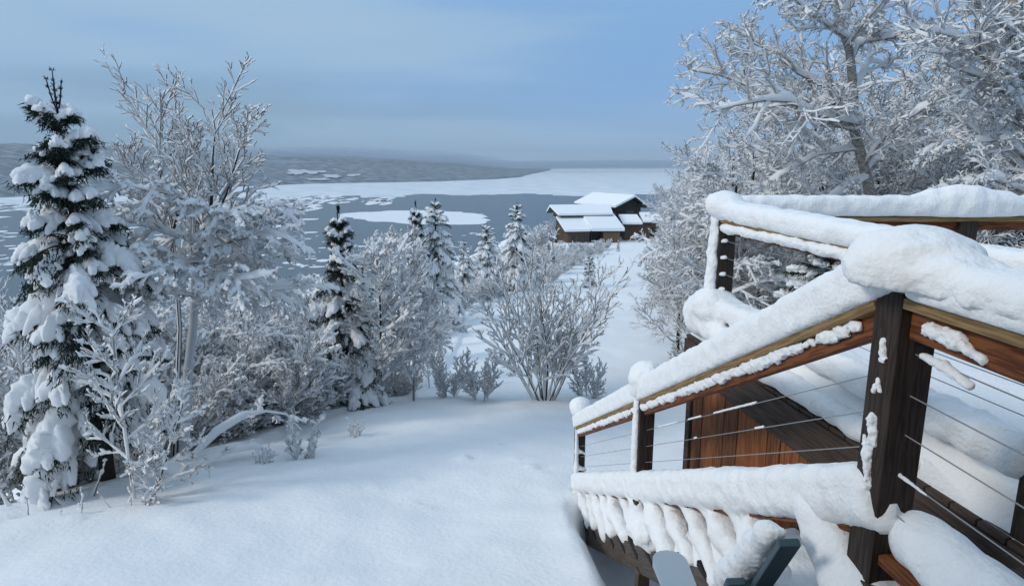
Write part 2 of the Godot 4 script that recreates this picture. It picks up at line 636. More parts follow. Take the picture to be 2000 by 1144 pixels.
func terrain() -> void:
	var b := Buf.new()
	var clods := CLODS.duplicate()
	var r3 := RandomNumberGenerator.new()
	r3.seed = 41
	for k in 34:
		clods.append([r3.randf_range(-4.2, 0.4), r3.randf_range(4.6, 10.5), r3.randf_range(0.022, 0.05)])
	var nx := 330
	var nz := 330
	for j in nz:
		var tz := lerpf(-2.0, 5.75, j / (nz - 1.0))
		var z := 6.5 + 3.0 * sinh(tz)
		for i in nx:
			var tx := lerpf(-5.6, 5.2, i / (nx - 1.0))
			var x := -1.2 + 2.2 * sinh(tx)
			var y := ground(x, -z)
			if absf(x) < 6.0 and z > 4.0 and z < 12.0:
				for c in clods:
					var dx: float = x - c[0]
					var dz: float = z - c[1]
					var r: float = c[2]
					y += r * 0.8 * exp(-(dx * dx + dz * dz) / (r * r)) - r * 0.35 * exp(-((dx - r * 1.3) * (dx - r * 1.3) + dz * dz) / (r * r))
			b.v.append(Vector3(x, y, -z))
			b.n.append(UP)
	for j in nz - 1:
		for i in nx - 1:
			var p := j * nx + i
			b.quad(p, p + 1, p + nx + 1, p + nx)
	# normals from the surface itself
	for j in nz:
		for i in nx:
			var p := j * nx + i
			var dx := b.v[p + (1 if i < nx - 1 else 0)] - b.v[p - (1 if i > 0 else 0)]
			var dz := b.v[p + (nx if j < nz - 1 else 0)] - b.v[p - (nx if j > 0 else 0)]
			b.n[p] = dx.cross(dz).normalized()
			if b.n[p].y < 0.0:
				b.n[p] = -b.n[p]
	structure("snowy_ground", b.mesh(), "ground_snow")


# ---------------------------------------------------------------- the lake, its ice and the far shore
const LAKE := -125.0

func at_level(px: float, py: float, h: float) -> Vector3:
	# where a line of sight (pixels of the 2000-wide picture) meets the level h: used once to survey the shore
	var x := (px - 1000.0) / 1263.0
	var y := (572.0 - py) / 1263.0
	var c := cos(0.20302)
	var s := sin(0.20302)
	var d := Vector3(x, y * c - s, -(c + y * s))
	return d * (h / d.y)


func slab_outline(outline: PackedVector2Array, y: float, thick: float) -> ArrayMesh:
	var b := Buf.new()
	var tris := Geometry2D.triangulate_polygon(outline)
	for p in outline:
		b.v.append(Vector3(p.x, y + thick, p.y))
		b.n.append(UP)
	for k in range(0, tris.size(), 3):
		b.tri(tris[k], tris[k + 1], tris[k + 2])
	var mid := Vector2.ZERO
	for p in outline:
		mid += p / outline.size()
	for k in outline.size():
		var p := outline[k]
		var q := outline[(k + 1) % outline.size()]
		var o := b.v.size()
		var nn := Vector3(p.x - mid.x, 0, p.y - mid.y).normalized()
		for w in [Vector3(p.x, y + thick, p.y), Vector3(q.x, y + thick, q.y), Vector3(q.x, y - 0.3, q.y), Vector3(p.x, y - 0.3, p.y)]:
			b.v.append(w)
			b.n.append(nn)
		b.quad(o, o + 1, o + 2, o + 3)
	return b.mesh()


func ragged(outline: Array, steps: int, rough: float, sd: int) -> PackedVector2Array:
	var fn := FastNoiseLite.new()
	fn.seed = sd
	fn.frequency = 1.0
	fn.fractal_octaves = 4
	var out := PackedVector2Array()
	for k in outline.size():
		var a: Vector2 = outline[k]
		var b: Vector2 = outline[(k + 1) % outline.size()]
		for s in steps:
			var p := a.lerp(b, float(s) / steps)
			var dir := (b - a).orthogonal().normalized()
			out.append(p + dir * fn.get_noise_2d(p.x * 0.012 + k * 3.0, p.y * 0.012) * rough * minf(a.distance_to(b) * 0.01, 1.0))
	return out


func survey(px: Array) -> Array:
	var out := []
	for p in px:
		var w := at_level(p[0], p[1], LAKE)
		out.append(Vector2(w.x, w.z))
	return out


func lake_and_hills() -> void:
	var b := Buf.new()
	for p in [Vector3(-16000, LAKE, 100), Vector3(16000, LAKE, 100), Vector3(16000, LAKE, -9000), Vector3(-16000, LAKE, -9000)]:
		b.v.append(p)
		b.n.append(UP)
	b.quad(0, 1, 2, 3)
	structure("lake_water", b.mesh(), "lake_water")
	# the frozen far part of the lake
	var sheet := ragged(survey([[-160, 390], [-100, 382], [200, 372], [520, 356], [860, 350], [1010, 343], [1050, 332], [1075, 330], [1300, 329.8], [1500, 330], [1520, 376], [1250, 380], [1130, 383], [1020, 378], [900, 382], [820, 378], [760, 387], [660, 381], [560, 384], [500, 392], [420, 388], [330, 400], [240, 392], [120, 404]]), 14, 60.0, 5)
	structure("lake_ice", slab_outline(sheet, LAKE, 0.5), "lake_ice")
	var tongue := ragged(survey([[660, 417], [700, 414.5], [770, 411], [850, 411.5], [910, 415], [948, 420], [951, 428], [944, 437], [930, 438.5], [880, 438.8], [800, 437], [740, 432.5], [690, 427]]), 7, 26.0, 8)
	var tongue_ice := part("ice_floe", slab_outline(tongue, LAKE, 0.45), "floe_snow", self)
	tag(tongue_ice, "broad white tongue of ice lying alone on the open lake", "ice floe")
	# loose floes; the larger ones stand for themselves
	var r2 := RandomNumberGenerator.new()
	r2.seed = 77
	var small := Buf.new()
	var large := 0
	for k in 950:
		var px := r2.randf_range(-60.0, 1000.0)
		var band := r2.randf()
		var py := 0.0
		if band < 0.60:
			py = r2.randf_range(383.0, 412.0)
			px = r2.randf_range(-60.0, 760.0)
			if py > 398.0 and px > 620.0:
				continue
		elif band < 0.93:
			py = 455.0 + 75.0 * r2.randf()
			px = r2.randf_range(-60.0, 960.0)
		else:
			py = r2.randf_range(398.0, 455.0)
			px = r2.randf_range(-60.0, 640.0)
		var c := at_level(px, py, LAKE)
		var wide := (3.0 + (22.0 if py < 440.0 else 13.0) * pow(r2.randf(), 3.0)) * c.length() / 1263.0
		var deep := wide * r2.randf_range(0.9, 2.2) * (2.0 if py < 415.0 else 0.7)
		var o := PackedVector2Array()
		var n := 9
		for s in n:
			var a := TAU * s / n
			var rr := r2.randf_range(0.65, 1.1)
			o.append(Vector2(c.x + cos(a) * wide * rr, c.z + sin(a) * deep * rr))
		var m := slab_outline(o, LAKE, 0.35)
		if wide * 1263.0 / c.length() > 11.0 and large < 24:
			large += 1
			var f := part("ice_floe", m, "floe_snow", self)
			if py < 425.0:
				tag(f, "flat white floe loosened from the edge of the frozen far lake", "ice floe", "floes along the far ice edge")
			else:
				tag(f, "flat white floe drifting on the near grey water beyond the trees", "ice floe", "floes on the near water")
			continue
		var arr := m.surface_get_arrays(0)
		var base := small.v.size()
		small.v.append_array(arr[Mesh.ARRAY_VERTEX])
		small.n.append_array(arr[Mesh.ARRAY_NORMAL])
		for q in arr[Mesh.ARRAY_INDEX]:
			small.i.append(base + q)
	var sf := part("brash_ice", small.mesh(), "floe_snow", self)
	sf.set_meta("kind", "stuff")
	tag(sf, "small broken pieces of white ice scattered over the grey lake water", "ice")
	# wooded hills on the far side
	var hb := Buf.new()
	var cols := 240
	var rows := 44
	var shore := [[-700.0, 400.0], [-300.0, 392.0], [0.0, 385.0], [300.0, 371.0], [600.0, 358.5], [850.0, 354.0], [960.0, 350.0], [1015.0, 346.0], [1030.0, 341.0], [1060.0, 335.0], [1075.0, 332.0]]
	var crown := [[-700.0, 95.0], [0.0, 80.0], [300.0, 72.0], [480.0, 55.0], [600.0, 38.0], [700.0, 12.0], [800.0, -18.0], [900.0, -48.0], [960.0, -78.0], [1015.0, -108.0], [1075.0, -124.0]]
	for i in cols:
		var px := lerpf(-700.0, 1075.0, i / (cols - 1.0))
		var s := at_level(px, along_list(shore, px), LAKE)
		var away := Vector3(s.x, 0, s.z).normalized()
		var top := along_list(crown, px)
		for j in rows:
			var t := j / (rows - 1.0)
			var p := s + away * (t * t * 2600.0 + t * 600.0 - 60.0)
			var rise := smoothstep(0.0, 0.85, t)
			var rough := land_noise.get_noise_2d(p.x * 0.0016, p.z * 0.0016) * 30.0 * smoothstep(0.02, 0.5, t) + land_noise.get_noise_2d(p.x * 0.009, p.z * 0.009) * 4.0 * smoothstep(0.0, 0.1, t)
			p.y = LAKE - 3.0 + (top - LAKE) * rise + 14.0 * smoothstep(0.0, 0.07, t) + rough * smoothstep(-124.0, 0.0, top)
			hb.v.append(p)
			hb.n.append(UP)
	for i in cols - 1:
		for j in rows - 1:
			var p := i * rows + j
			hb.quad(p, p + 1, p + rows + 1, p + rows)
	for i in cols:
		for j in rows:
			var p := i * rows + j
			var dx := hb.v[p + (rows if i < cols - 1 else 0)] - hb.v[p - (rows if i > 0 else 0)]
			var dz := hb.v[p + (1 if j < rows - 1 else 0)] - hb.v[p - (1 if j > 0 else 0)]
			var nn := dx.cross(dz).normalized()
			hb.n[p] = nn if nn.y > 0.0 else -nn
	structure("wooded_hills", hb.mesh(), "hill_forest")
	# cleared fields on the far slope, white with snow
	for fdef in [[600.0, 338.0, 44.0, 5.0], [648.0, 346.0, 20.0, 3.5], [690.0, 344.0, 16.0, 3.0], [575.0, 341.0, 16.0, 3.0], [625.0, 352.0, 26.0, 2.5]]:
		var fb := Buf.new()
		var n := 22
		for s in n + 1:
			var a := TAU * s / n
			var rr := 1.0 if s == n else r2.randf_range(0.6, 1.1)
			var px: float = fdef[0] + (cos(a) * fdef[2] * rr if s < n else 0.0)
			var py: float = fdef[1] + (sin(a) * fdef[3] * rr if s < n else 0.0)
			var p := on_hill(hb, cols, rows, px, py)
			fb.v.append(p)
			fb.n.append(UP)
		for s in n:
			fb.tri(s, (s + 1) % n, n)
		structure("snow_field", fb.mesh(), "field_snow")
	# low cloud lying along the far shore
	var banks := [[760, 308, 5600, 800, 70, 400], [860, 314, 5800, 600, 60, 400], [930, 320, 6000, 500, 40, 400], [660, 301, 5200, 600, 60, 400], [560, 298, 4900, 500, 40, 350], [420, 296, 4500, 450, 26, 300], [590, 322, 4700, 380, 16, 250], [480, 316, 4300, 420, 14, 250], [280, 312, 3900, 500, 12, 250], [80, 318, 3600, 420, 10, 250], [700, 330, 4900, 300, 12, 250], [1040, 322, 6600, 900, 40, 600], [1230, 320, 7400, 1500, 45, 900]]
	for k in banks:
		var d := at_level(k[0], k[1], -1.0 if k[1] > 313 else 1.0)
		var p: Vector3 = d.normalized() * k[2]
		var fv := FogVolume.new()
		fv.name = numbered("low_cloud")
		fv.shape = RenderingServer.FOG_VOLUME_SHAPE_ELLIPSOID
		fv.size = Vector3(k[3], k[4], k[5]) * 2.0
		fv.position = p
		var fm := FogMaterial.new()
		fm.albedo = Color(0.84, 0.92, 1.0)
		fm.density = 0.0013
		fv.material = fm
		add_child(fv)
		fv.set_meta("kind", "structure")


func along_list(l: Array, x: float) -> float:
	for k in l.size() - 1:
		if x <= l[k + 1][0]:
			return lerpf(l[k][1], l[k + 1][1], clampf((x - l[k][0]) / (l[k + 1][0] - l[k][0]), 0.0, 1.0))
	return l[-1][1]


func on_hill(hb: Buf, cols: int, rows: int, px: float, py: float) -> Vector3:
	# the place on the far hill that is seen in that direction
	var i := clampi(int(round((px + 700.0) / 1775.0 * (cols - 1))), 0, cols - 1)
	var want := at_level(px, py, -1.0)
	var slope := -1.0 / Vector2(want.x, want.z).length()
	for j in rows - 1:
		var p := hb.v[i * rows + j]
		if p.y / Vector2(p.x, p.z).length() >= slope:
			var flat := Vector2(want.x, want.z).normalized() * (Vector2(p.x, p.z).length() - 12.0)
			return Vector3(flat.x, p.y + 5.0, flat.y)
	return hb.v[i * rows]


# ---------------------------------------------------------------- the houses down the slope
func prism(points: Array, a: Vector3, b: Vector3) -> ArrayMesh:
	# a flat outline (any corners, in order) carried from offset a to offset b
	var m := Buf.new()
	var mid := Vector3.ZERO
	for p in points:
		mid += p / points.size()
	mid += (a + b) * 0.5
	var n := points.size()
	for k in n:
		var q := [points[k] + a, points[(k + 1) % n] + a, points[(k + 1) % n] + b, points[k] + b]
		var nn: Vector3 = (q[1] - q[0]).cross(q[3] - q[0]).normalized()
		if nn.dot((q[0] + q[2]) * 0.5 - mid) < 0:
			nn = -nn
		var o := m.v.size()
		for c in q:
			m.v.append(c)
			m.n.append(nn)
		m.quad(o, o + 1, o + 2, o + 3)
	for e in [a, b]:
		var nn: Vector3 = (e - (a + b) * 0.5).normalized()
		var f: Vector3 = (points[1] - points[0]).cross(points[2] - points[0]).normalized()
		nn = f if f.dot(nn) > 0 else -f
		var o := m.v.size()
		for p in points:
			m.v.append(p + e)
			m.n.append(nn)
		for k in range(1, n - 1):
			m.tri(o, o + k, o + k + 1)
	return m.mesh()


func roof_slab(called: String, corners: Array, thick: float, material: String, parent: Node, lift := 0.0) -> MeshInstance3D:
	return part(called, prism(corners, Vector3(0, lift, 0), Vector3(0, lift + thick, 0)), material, parent)


func roof(corners: Array, parent: Node, snow := 0.34) -> void:
	var r := roof_slab("roof", corners, 0.16, "roof_edge", parent)
	var mid := Vector3.ZERO
	for c in corners:
		mid += c / corners.size()
	var inner := []
	for c in corners:
		inner.append(c + (c - mid).normalized() * 0.02)
	roof_slab("roof_snow", inner, snow, "floe_snow", r, 0.163)


func box_at(called: String, lo: Vector3, hi: Vector3, material: String, parent: Node) -> MeshInstance3D:
	return part(called, bevel_box(hi - lo, 0.01), material, parent, Transform3D(Basis(), (lo + hi) * 0.5))


func houses() -> void:
	# the long house with its lean-to roofs; local x runs along the front, z towards the viewer
	var h := thing("wooden_house", "long brown wooden house with a main snowy roof above two lower lean-to roofs", "house", Vector3(9.1, -14.3, -105.0))
	h.scale = Vector3(0.86, 1.0, 1.0)
	h.rotation.y = 0.16
	box_at("wall", Vector3(0.3, 0, -9.5), Vector3(10.6, 4.9, -4.0), "dark_siding", h)
	box_at("wall", Vector3(0.0, 0.0, -4.0), Vector3(4.3, 3.0, -0.2), "brown_siding", h)
	box_at("wall", Vector3(4.35, 0.0, -3.99), Vector3(7.0, 3.0, -1.4), "dark_siding", h)
	box_at("wall", Vector3(7.05, 0.0, -3.98), Vector3(10.3, 3.05, -0.1), "tan_siding", h)
	box_at("wall", Vector3(0.6, 3.9, -3.98), Vector3(4.4, 5.0, -3.9), "brown_siding", h)
	# main roof: two slopes and the timber gables
	roof([Vector3(-1.0, 5.05, -3.1), Vector3(9.9, 5.05, -3.1), Vector3(10.7, 6.25, -7.2), Vector3(-1.7, 6.25, -7.2)], h)
	roof([Vector3(-1.7, 6.25, -7.2), Vector3(10.7, 6.25, -7.2), Vector3(10.2, 5.0, -11.2), Vector3(-1.3, 5.0, -11.2)], h)
	part("gable", prism([Vector3(-0.2, 4.6, -4.0), Vector3(-0.2, 6.1, -7.2), Vector3(-0.2, 4.6, -10.6)], Vector3.ZERO, Vector3(0.4, 0, 0)), "dark_siding", h)
	# lean-to roofs
	roof([Vector3(-0.7, 2.75, 0.55), Vector3(4.25, 2.75, 0.55), Vector3(4.05, 4.55, -4.05), Vector3(-1.2, 4.55, -4.05)], h)
	roof([Vector3(4.45, 2.80, 0.7), Vector3(10.9, 2.72, 0.7), Vector3(10.4, 4.75, -4.05), Vector3(3.95, 4.82, -4.05)], h, 0.5)
	# side gable and balcony towards the lake
	part("gable", prism([Vector3(-0.06, 2.6, -0.3), Vector3(-0.06, 4.4, -4.4), Vector3(-0.06, 2.6, -8.6)], Vector3.ZERO, Vector3(-0.2, 0, 0)), "brown_siding", h)
	box_at("wall", Vector3(-0.05, 0, -8.6), Vector3(0.28, 2.6, -4.02), "brown_siding", h)
	for z in [-0.4, -3.0, -5.6, -8.4]:
		box_at("balcony_post", Vector3(-2.1, -2.2, z - 0.1), Vector3(-1.9, 1.9, z + 0.1), "dark_siding", h)
	box_at("balcony_floor", Vector3(-2.2, 0.35, -8.6), Vector3(-0.27, 0.6, -0.2), "brown_siding", h)
	for y in [0.95, 1.25, 1.55]:
		box_at("balcony_board", Vector3(-2.26, y - 0.11, -8.6), Vector3(-2.12, y + 0.11, -0.2), "dark_siding", h)
	box_at("balcony_snow", Vector3(-2.32, 1.67, -8.6), Vector3(-2.06, 1.84, -0.2), "floe_snow", h)
	box_at("balcony_snow", Vector3(-2.5, 0.55, -8.5), Vector3(-2.24, 0.72, -0.3), "floe_snow", h)
	for w in [[0.6, 1.1], [2.0, 1.1], [3.2, 1.1]]:
		var win := box_at("window", Vector3(w[0], 0.9, -0.22), Vector3(w[0] + 0.9, 2.1, -0.16), "window_glass", h)
		box_at("frame", Vector3(-0.5, -0.66, -0.02), Vector3(0.5, -0.6, 0.06), "dark_siding", win)
	box_at("porch_rail", Vector3(4.7, 1.0, -0.3), Vector3(6.9, 1.12, -0.2), "dark_siding", h)
	box_at("porch_snow", Vector3(4.7, 1.123, -0.34), Vector3(6.9, 1.28, -0.16), "floe_snow", h)
	for x in [4.8, 5.8, 6.8]:
		box_at("porch_post", Vector3(x - 0.06, -0.2, -0.36), Vector3(x + 0.06, 2.7, -0.24), "dark_siding", h)
	for x in [7.35, 7.9, 8.5, 9.1, 9.7]:
		box_at("siding_batten", Vector3(x, 0, -0.09), Vector3(x + 0.05, 2.7, -0.04), "brown_siding", h)
	# the house behind it, gable towards the viewer
	var g := thing("wooden_house", "smaller dark house behind the long one, its snowy roof highest of all", "house", Vector3(21.9, -13.6, -117.0))
	g.rotation.y = 0.5
	box_at("wall", Vector3(-3.4, 0, -11.5), Vector3(2.4, 5.2, -0.9), "dark_siding", g)
	part("gable", prism([Vector3(-3.5, 5.15, -0.88), Vector3(2.6, 5.15, -0.88), Vector3(0, 6.85, -0.88)], Vector3.ZERO, Vector3(0, 0, -0.3)), "dark_siding", g)
	roof([Vector3(0, 6.95, 0.4), Vector3(0, 6.95, -12.5), Vector3(-4.4, 5.2, -12.5), Vector3(-4.4, 5.2, 0.4)], g)
	roof([Vector3(0, 6.95, 0.4), Vector3(3.2, 4.95, 0.4), Vector3(3.2, 4.95, -12.5), Vector3(0, 6.95, -12.5)], g)
	box_at("window", Vector3(-1.0, 3.2, -0.93), Vector3(0.9, 4.6, -0.86), "window_glass", g)
	var s := thing("wooden_house", "low dark outbuilding with a small snowy porch roof right of the long house", "outbuilding", Vector3(22.4, -13.8, -111.0))
	box_at("wall", Vector3(-3.0, 0, -3), Vector3(3.6, 3.2, 0), "brown_siding", s)
	roof([Vector3(-3.6, 2.9, 1.0), Vector3(-0.2, 2.9, 1.0), Vector3(-0.6, 4.0, -2.2), Vector3(-3.8, 4.0, -2.2)], s)
	roof([Vector3(0.0, 3.22, 0.8), Vector3(4.0, 3.22, 0.8), Vector3(4.0, 4.3, -3.2), Vector3(0.0, 4.3, -3.2)], s)
	box_at("door", Vector3(1.4, 0.2, 0.01), Vector3(2.4, 2.3, 0.06), "dark_siding", s)


# ---------------------------------------------------------------- trees
# kinds of growth: per level, how many children, how long, how steep, how thick ...
const DENSE := {levels = 4, seg = [8, 6, 5, 3, 2], kids = [15, 9, 7, 7], first = [0.25, 0.22, 0.15, 0.2], angle = [0.95, 0.80, 0.80, 0.75], ratio = [0.46, 0.52, 0.5, 0.5], wobble = [0.10, 0.16, 0.20, 0.22, 0.2], lift = [0.1, 0.30, 0.15, 0.05, 0.0], thin = [0.36, 0.5, 0.55, 0.6], snow = [0.015, 0.032, 0.025, 0.016, 0.010], least = 0.0042}
const BOUGHS := {levels = 4, seg = [8, 8, 6, 4, 2], kids = [7, 11, 8, 6], first = [0.3, 0.12, 0.12, 0.2], angle = [0.9, 0.85, 0.85, 0.8], ratio = [0.42, 0.42, 0.5, 0.5], wobble = [0.06, 0.14, 0.22, 0.24, 0.24], lift = [0.1, 0.25, 0.2, 0.1, 0.0], thin = [0.4, 0.42, 0.5, 0.6], snow = [0.014, 0.055, 0.030, 0.016, 0.009], least = 0.0040}
const RISING := {levels = 3, seg = [8, 7, 5, 4], kids = [14, 9, 5], first = [0.2, 0.12, 0.12], angle = [0.62, 0.55, 0.55], ratio = [0.40, 0.45, 0.5], wobble = [0.05, 0.08, 0.10, 0.12], lift = [0.2, 0.45, 0.25, 0.1], thin = [0.40, 0.5, 0.6], snow = [0.014, 0.026, 0.024, 0.017], least = 0.0048}
const DROOPING := {levels = 4, seg = [6, 7, 5, 3, 2], kids = [13, 10, 7, 4], first = [0.3, 0.15, 0.15, 0.2], angle = [1.15, 0.75, 0.75, 0.7], ratio = [0.42, 0.46, 0.45, 0.5], wobble = [0.06, 0.12, 0.16, 0.2, 0.2], lift = [0.2, -0.25, -0.35, -0.3, -0.2], thin = [0.40, 0.5, 0.55, 0.6], snow = [0.014, 0.044, 0.038, 0.028, 0.020], least = 0.0040}
const BUSH := {levels = 3, seg = [7, 5, 4, 3], kids = [9, 7, 4], first = [0.2, 0.15, 0.2], angle = [0.6, 0.6, 0.6], ratio = [0.48, 0.48, 0.5], wobble = [0.10, 0.12, 0.15, 0.18], lift = [0.25, 0.30, 0.2, 0.1], thin = [0.5, 0.55, 0.6], snow = [0.018, 0.032, 0.029, 0.022], least = 0.0046}

func limb(wood_buf: Buf, snow_buf: Buf, base: Vector3, dir: Vector3, length: float, r: float, level: int, P: Dictionary, bend := Vector3.ZERO) -> void:
	var n: int = P.seg[level]
	var pts := PackedVector3Array()
	pts.resize(n + 1)
	pts[0] = base
	var d := dir
	var p := base
	var wob: float = P.wobble[level]
	var lift: float = P.lift[level] / n
	for k in n:
		d = (d + Vector3(rng.randf_range(-wob, wob), rng.randf_range(-wob, wob) + lift, rng.randf_range(-wob, wob)) + bend / n).normalized()
		p += d * (length / n)
		pts[k + 1] = p
	limb_path(wood_buf, snow_buf, pts, length, r, level, P)


func limb_path(wood_buf: Buf, snow_buf: Buf, pts: PackedVector3Array, length: float, r: float, level: int, P: Dictionary, end := 0.3) -> void:
	var n := pts.size() - 1
	var rad := PackedFloat32Array()
	rad.resize(n + 1)
	var least: float = P.least
	for k in n + 1:
		rad[k] = maxf(least, r * lerpf(1.0, end, pow(float(k) / n, 0.8)))
	var top: int = P.levels
	tube(stems if level == 0 else wood_buf, pts, rad, 7 if r > 0.05 else (4 if r > 0.012 else 3))
	var amount: float = P.snow[level]
	if P.has("fade"):
		amount *= lerpf(1.35, 0.45, smoothstep(P.fade[0], P.fade[1], pts[n / 2].y))
	crest(snow_buf, pts, rad, amount, level < top - 1)
	if level >= top:
		return
	var kids: int = P.kids[level]
	var first: float = P.first[level]
	var turn := rng.randf() * TAU
	for k in kids:
		var t := clampf(lerpf(first, 1.0, (k + rng.randf()) / kids), 0.0, 0.999)
		var f := t * n
		var s := mini(int(f), n - 1)
		var at := pts[s].lerp(pts[s + 1], f - s)
		var d := (pts[s + 1] - pts[s]).normalized()
		turn += 2.4 + rng.randf_range(-0.5, 0.5)
		var ref := d.cross(UP)
		if ref.length_squared() < 0.02:
			ref = d.cross(Vector3.RIGHT)
		ref = ref.normalized()
		var across := ref * cos(turn) + ref.cross(d) * sin(turn) * (0.65 if level > 0 else 1.0)
		var a: float = P.angle[level] * rng.randf_range(0.75, 1.2)
		var cd := (d * cos(a) + across.normalized() * sin(a)).normalized()
		var cl: float = length * P.ratio[level] * rng.randf_range(0.65, 1.15) * (1.0 - 0.55 * maxf(0.0, t - 0.25))
		var cr: float = maxf(least, rad[s] * P.thin[level] * rng.randf_range(0.8, 1.1))
		limb(wood_buf, snow_buf, at, cd, cl, cr, level + 1, P)


func grown(called: String, w: Buf, s: Buf, bark: String, twigs := "twig_bark", stem := "trunk") -> Node3D:
	var o := Node3D.new()
	o.name = numbered(called)
	add_child(o)
	if stems.v.size():
		part(stem, stems.mesh(), bark, o)
	stems = Buf.new()
	part("branches", w.mesh(), twigs, o).set_meta("kind", "stuff")
	part("snow", s.mesh(), "twig_snow", o).set_meta("kind", "stuff")
	return o


func bare_tree(called: String, height: float, r: float, P: Dictionary, bark: String, lean := Vector3.ZERO) -> Node3D:
	var w := Buf.new()
	var s := Buf.new()
	limb(w, s, Vector3(0, -0.4, 0), (UP + lean).normalized(), height, r, 0, P)
	return grown(called, w, s, bark, "rimed_bark" if called == "sapling" else "twig_bark")


func bush(called: String, count: int, height: float, spread: float, r: float, P: Dictionary, bark := "rimed_bark") -> Node3D:
	var w := Buf.new()
	var s := Buf.new()
	for k in count:
		var a := TAU * k / count + rng.randf_range(-0.4, 0.4)
		var out := Vector3(cos(a), 0, sin(a))
		limb(w, s, out * 0.08 + Vector3(0, -0.2, 0), (UP + out * spread * rng.randf_range(0.35, 1.1)).normalized(), height * rng.randf_range(0.7, 1.08), r * rng.randf_range(0.7, 1.1), 0, P)
	return grown(called, w, s, bark, bark, "stems")


func blanket(b: Buf, path: PackedVector3Array, width: float, thick: float, sd: float) -> void:
	# a pillow of snow lying over a bough, sagging and fingered at its edges
	var na := 10
	var n := path.size() * 2 - 1
	var pts := PackedVector3Array()
	for i in n:
		pts.append(path[i / 2] if i % 2 == 0 else path[i / 2].lerp(path[i / 2 + 1], 0.5))
	var base := b.v.size()
	for i in n:
		var t := float(i) / (n - 1)
		var d := (pts[mini(i + 1, n - 1)] - pts[maxi(i - 1, 0)]).normalized()
		var side := d.cross(UP).normalized()
		var u := side.cross(d)
		var prof := pow(maxf(sin(PI * clampf(t * 0.93 + 0.05, 0.0, 1.0)), 0.0), 0.5)
		for k in na:
			var a := lerpf(-0.30, PI + 0.30, k / (na - 1.0))
			var ca := cos(a)
			var q := pts[i] * (2.2 / (width + 0.05)) * 0.35
			var lump := 1.0 + 0.50 * lump_noise.get_noise_3d(sd + t * 3.2, ca * 1.5, sd * 0.7) + 0.55 * absf(ca) * lump_noise.get_noise_3d(sd * 3.0 + t * 11.0, signf(ca) * 4.0, 2.0)
			var wv := width * prof * maxf(lump, 0.3)
			var hv := thick * prof * (1.0 + 0.55 * lump_noise.get_noise_3d(sd + t * 5.0, a * 1.3, 3.0) + 0.25 * lump_noise.get_noise_3dv(q * 2.0))
			b.v.append(pts[i] + side * ca * wv + u * (sin(a) * hv - 0.5 * ca * ca * wv * (0.7 + 0.6 * lump_noise.get_noise_3d(sd + t * 9.0, ca * 3.0, 7.0))))
			b.n.append((side * ca * hv + u * (sin(a) * wv + 0.001)).normalized())
	for i in n - 1:
		for k in na - 1:
			var p := base + i * na + k
			b.quad(p, p + 1, p + na + 1, p + na)
		var e := base + i * na
		b.i.append(e); b.i.append(e + na); b.i.append(e + na - 1)
		b.i.append(e + na); b.i.append(e + 2 * na - 1); b.i.append(e + na - 1)
	# normals from the lumps themselves
	for i in range(1, n - 1):
		for k in range(1, na - 1):
			var p := base + i * na + k
			var nn := (b.v[p + na] - b.v[p - na]).cross(b.v[p + 1] - b.v[p - 1]).normalized()
			b.n[p] = nn if nn.dot(b.n[p]) > 0.0 else -nn


func needles(b: Buf, at: Vector3, dir: Vector3, long: float, wide: float, count: int, spread: float) -> void:
	for k in count:
		var p := at + Vector3(rng.randf_range(-1, 1), rng.randf_range(-0.8, 0.5), rng.randf_range(-1, 1)) * spread
		var d := (dir * 0.8 + Vector3(rng.randf_range(-1, 1), rng.randf_range(-1.1, 0.5), rng.randf_range(-1, 1))).normalized() * long * rng.randf_range(0.6, 1.2)
		var s := d.cross(Vector3(rng.randf_range(-1, 1), 1, rng.randf_range(-1, 1))).normalized() * wide
		var o := b.v.size()
		var nn := d.cross(s).normalized()
		b.v.append(p - s); b.v.append(p + s); b.v.append(p + d)
		for q in 3:
			b.n.append(nn)
		b.tri(o, o + 1, o + 2)


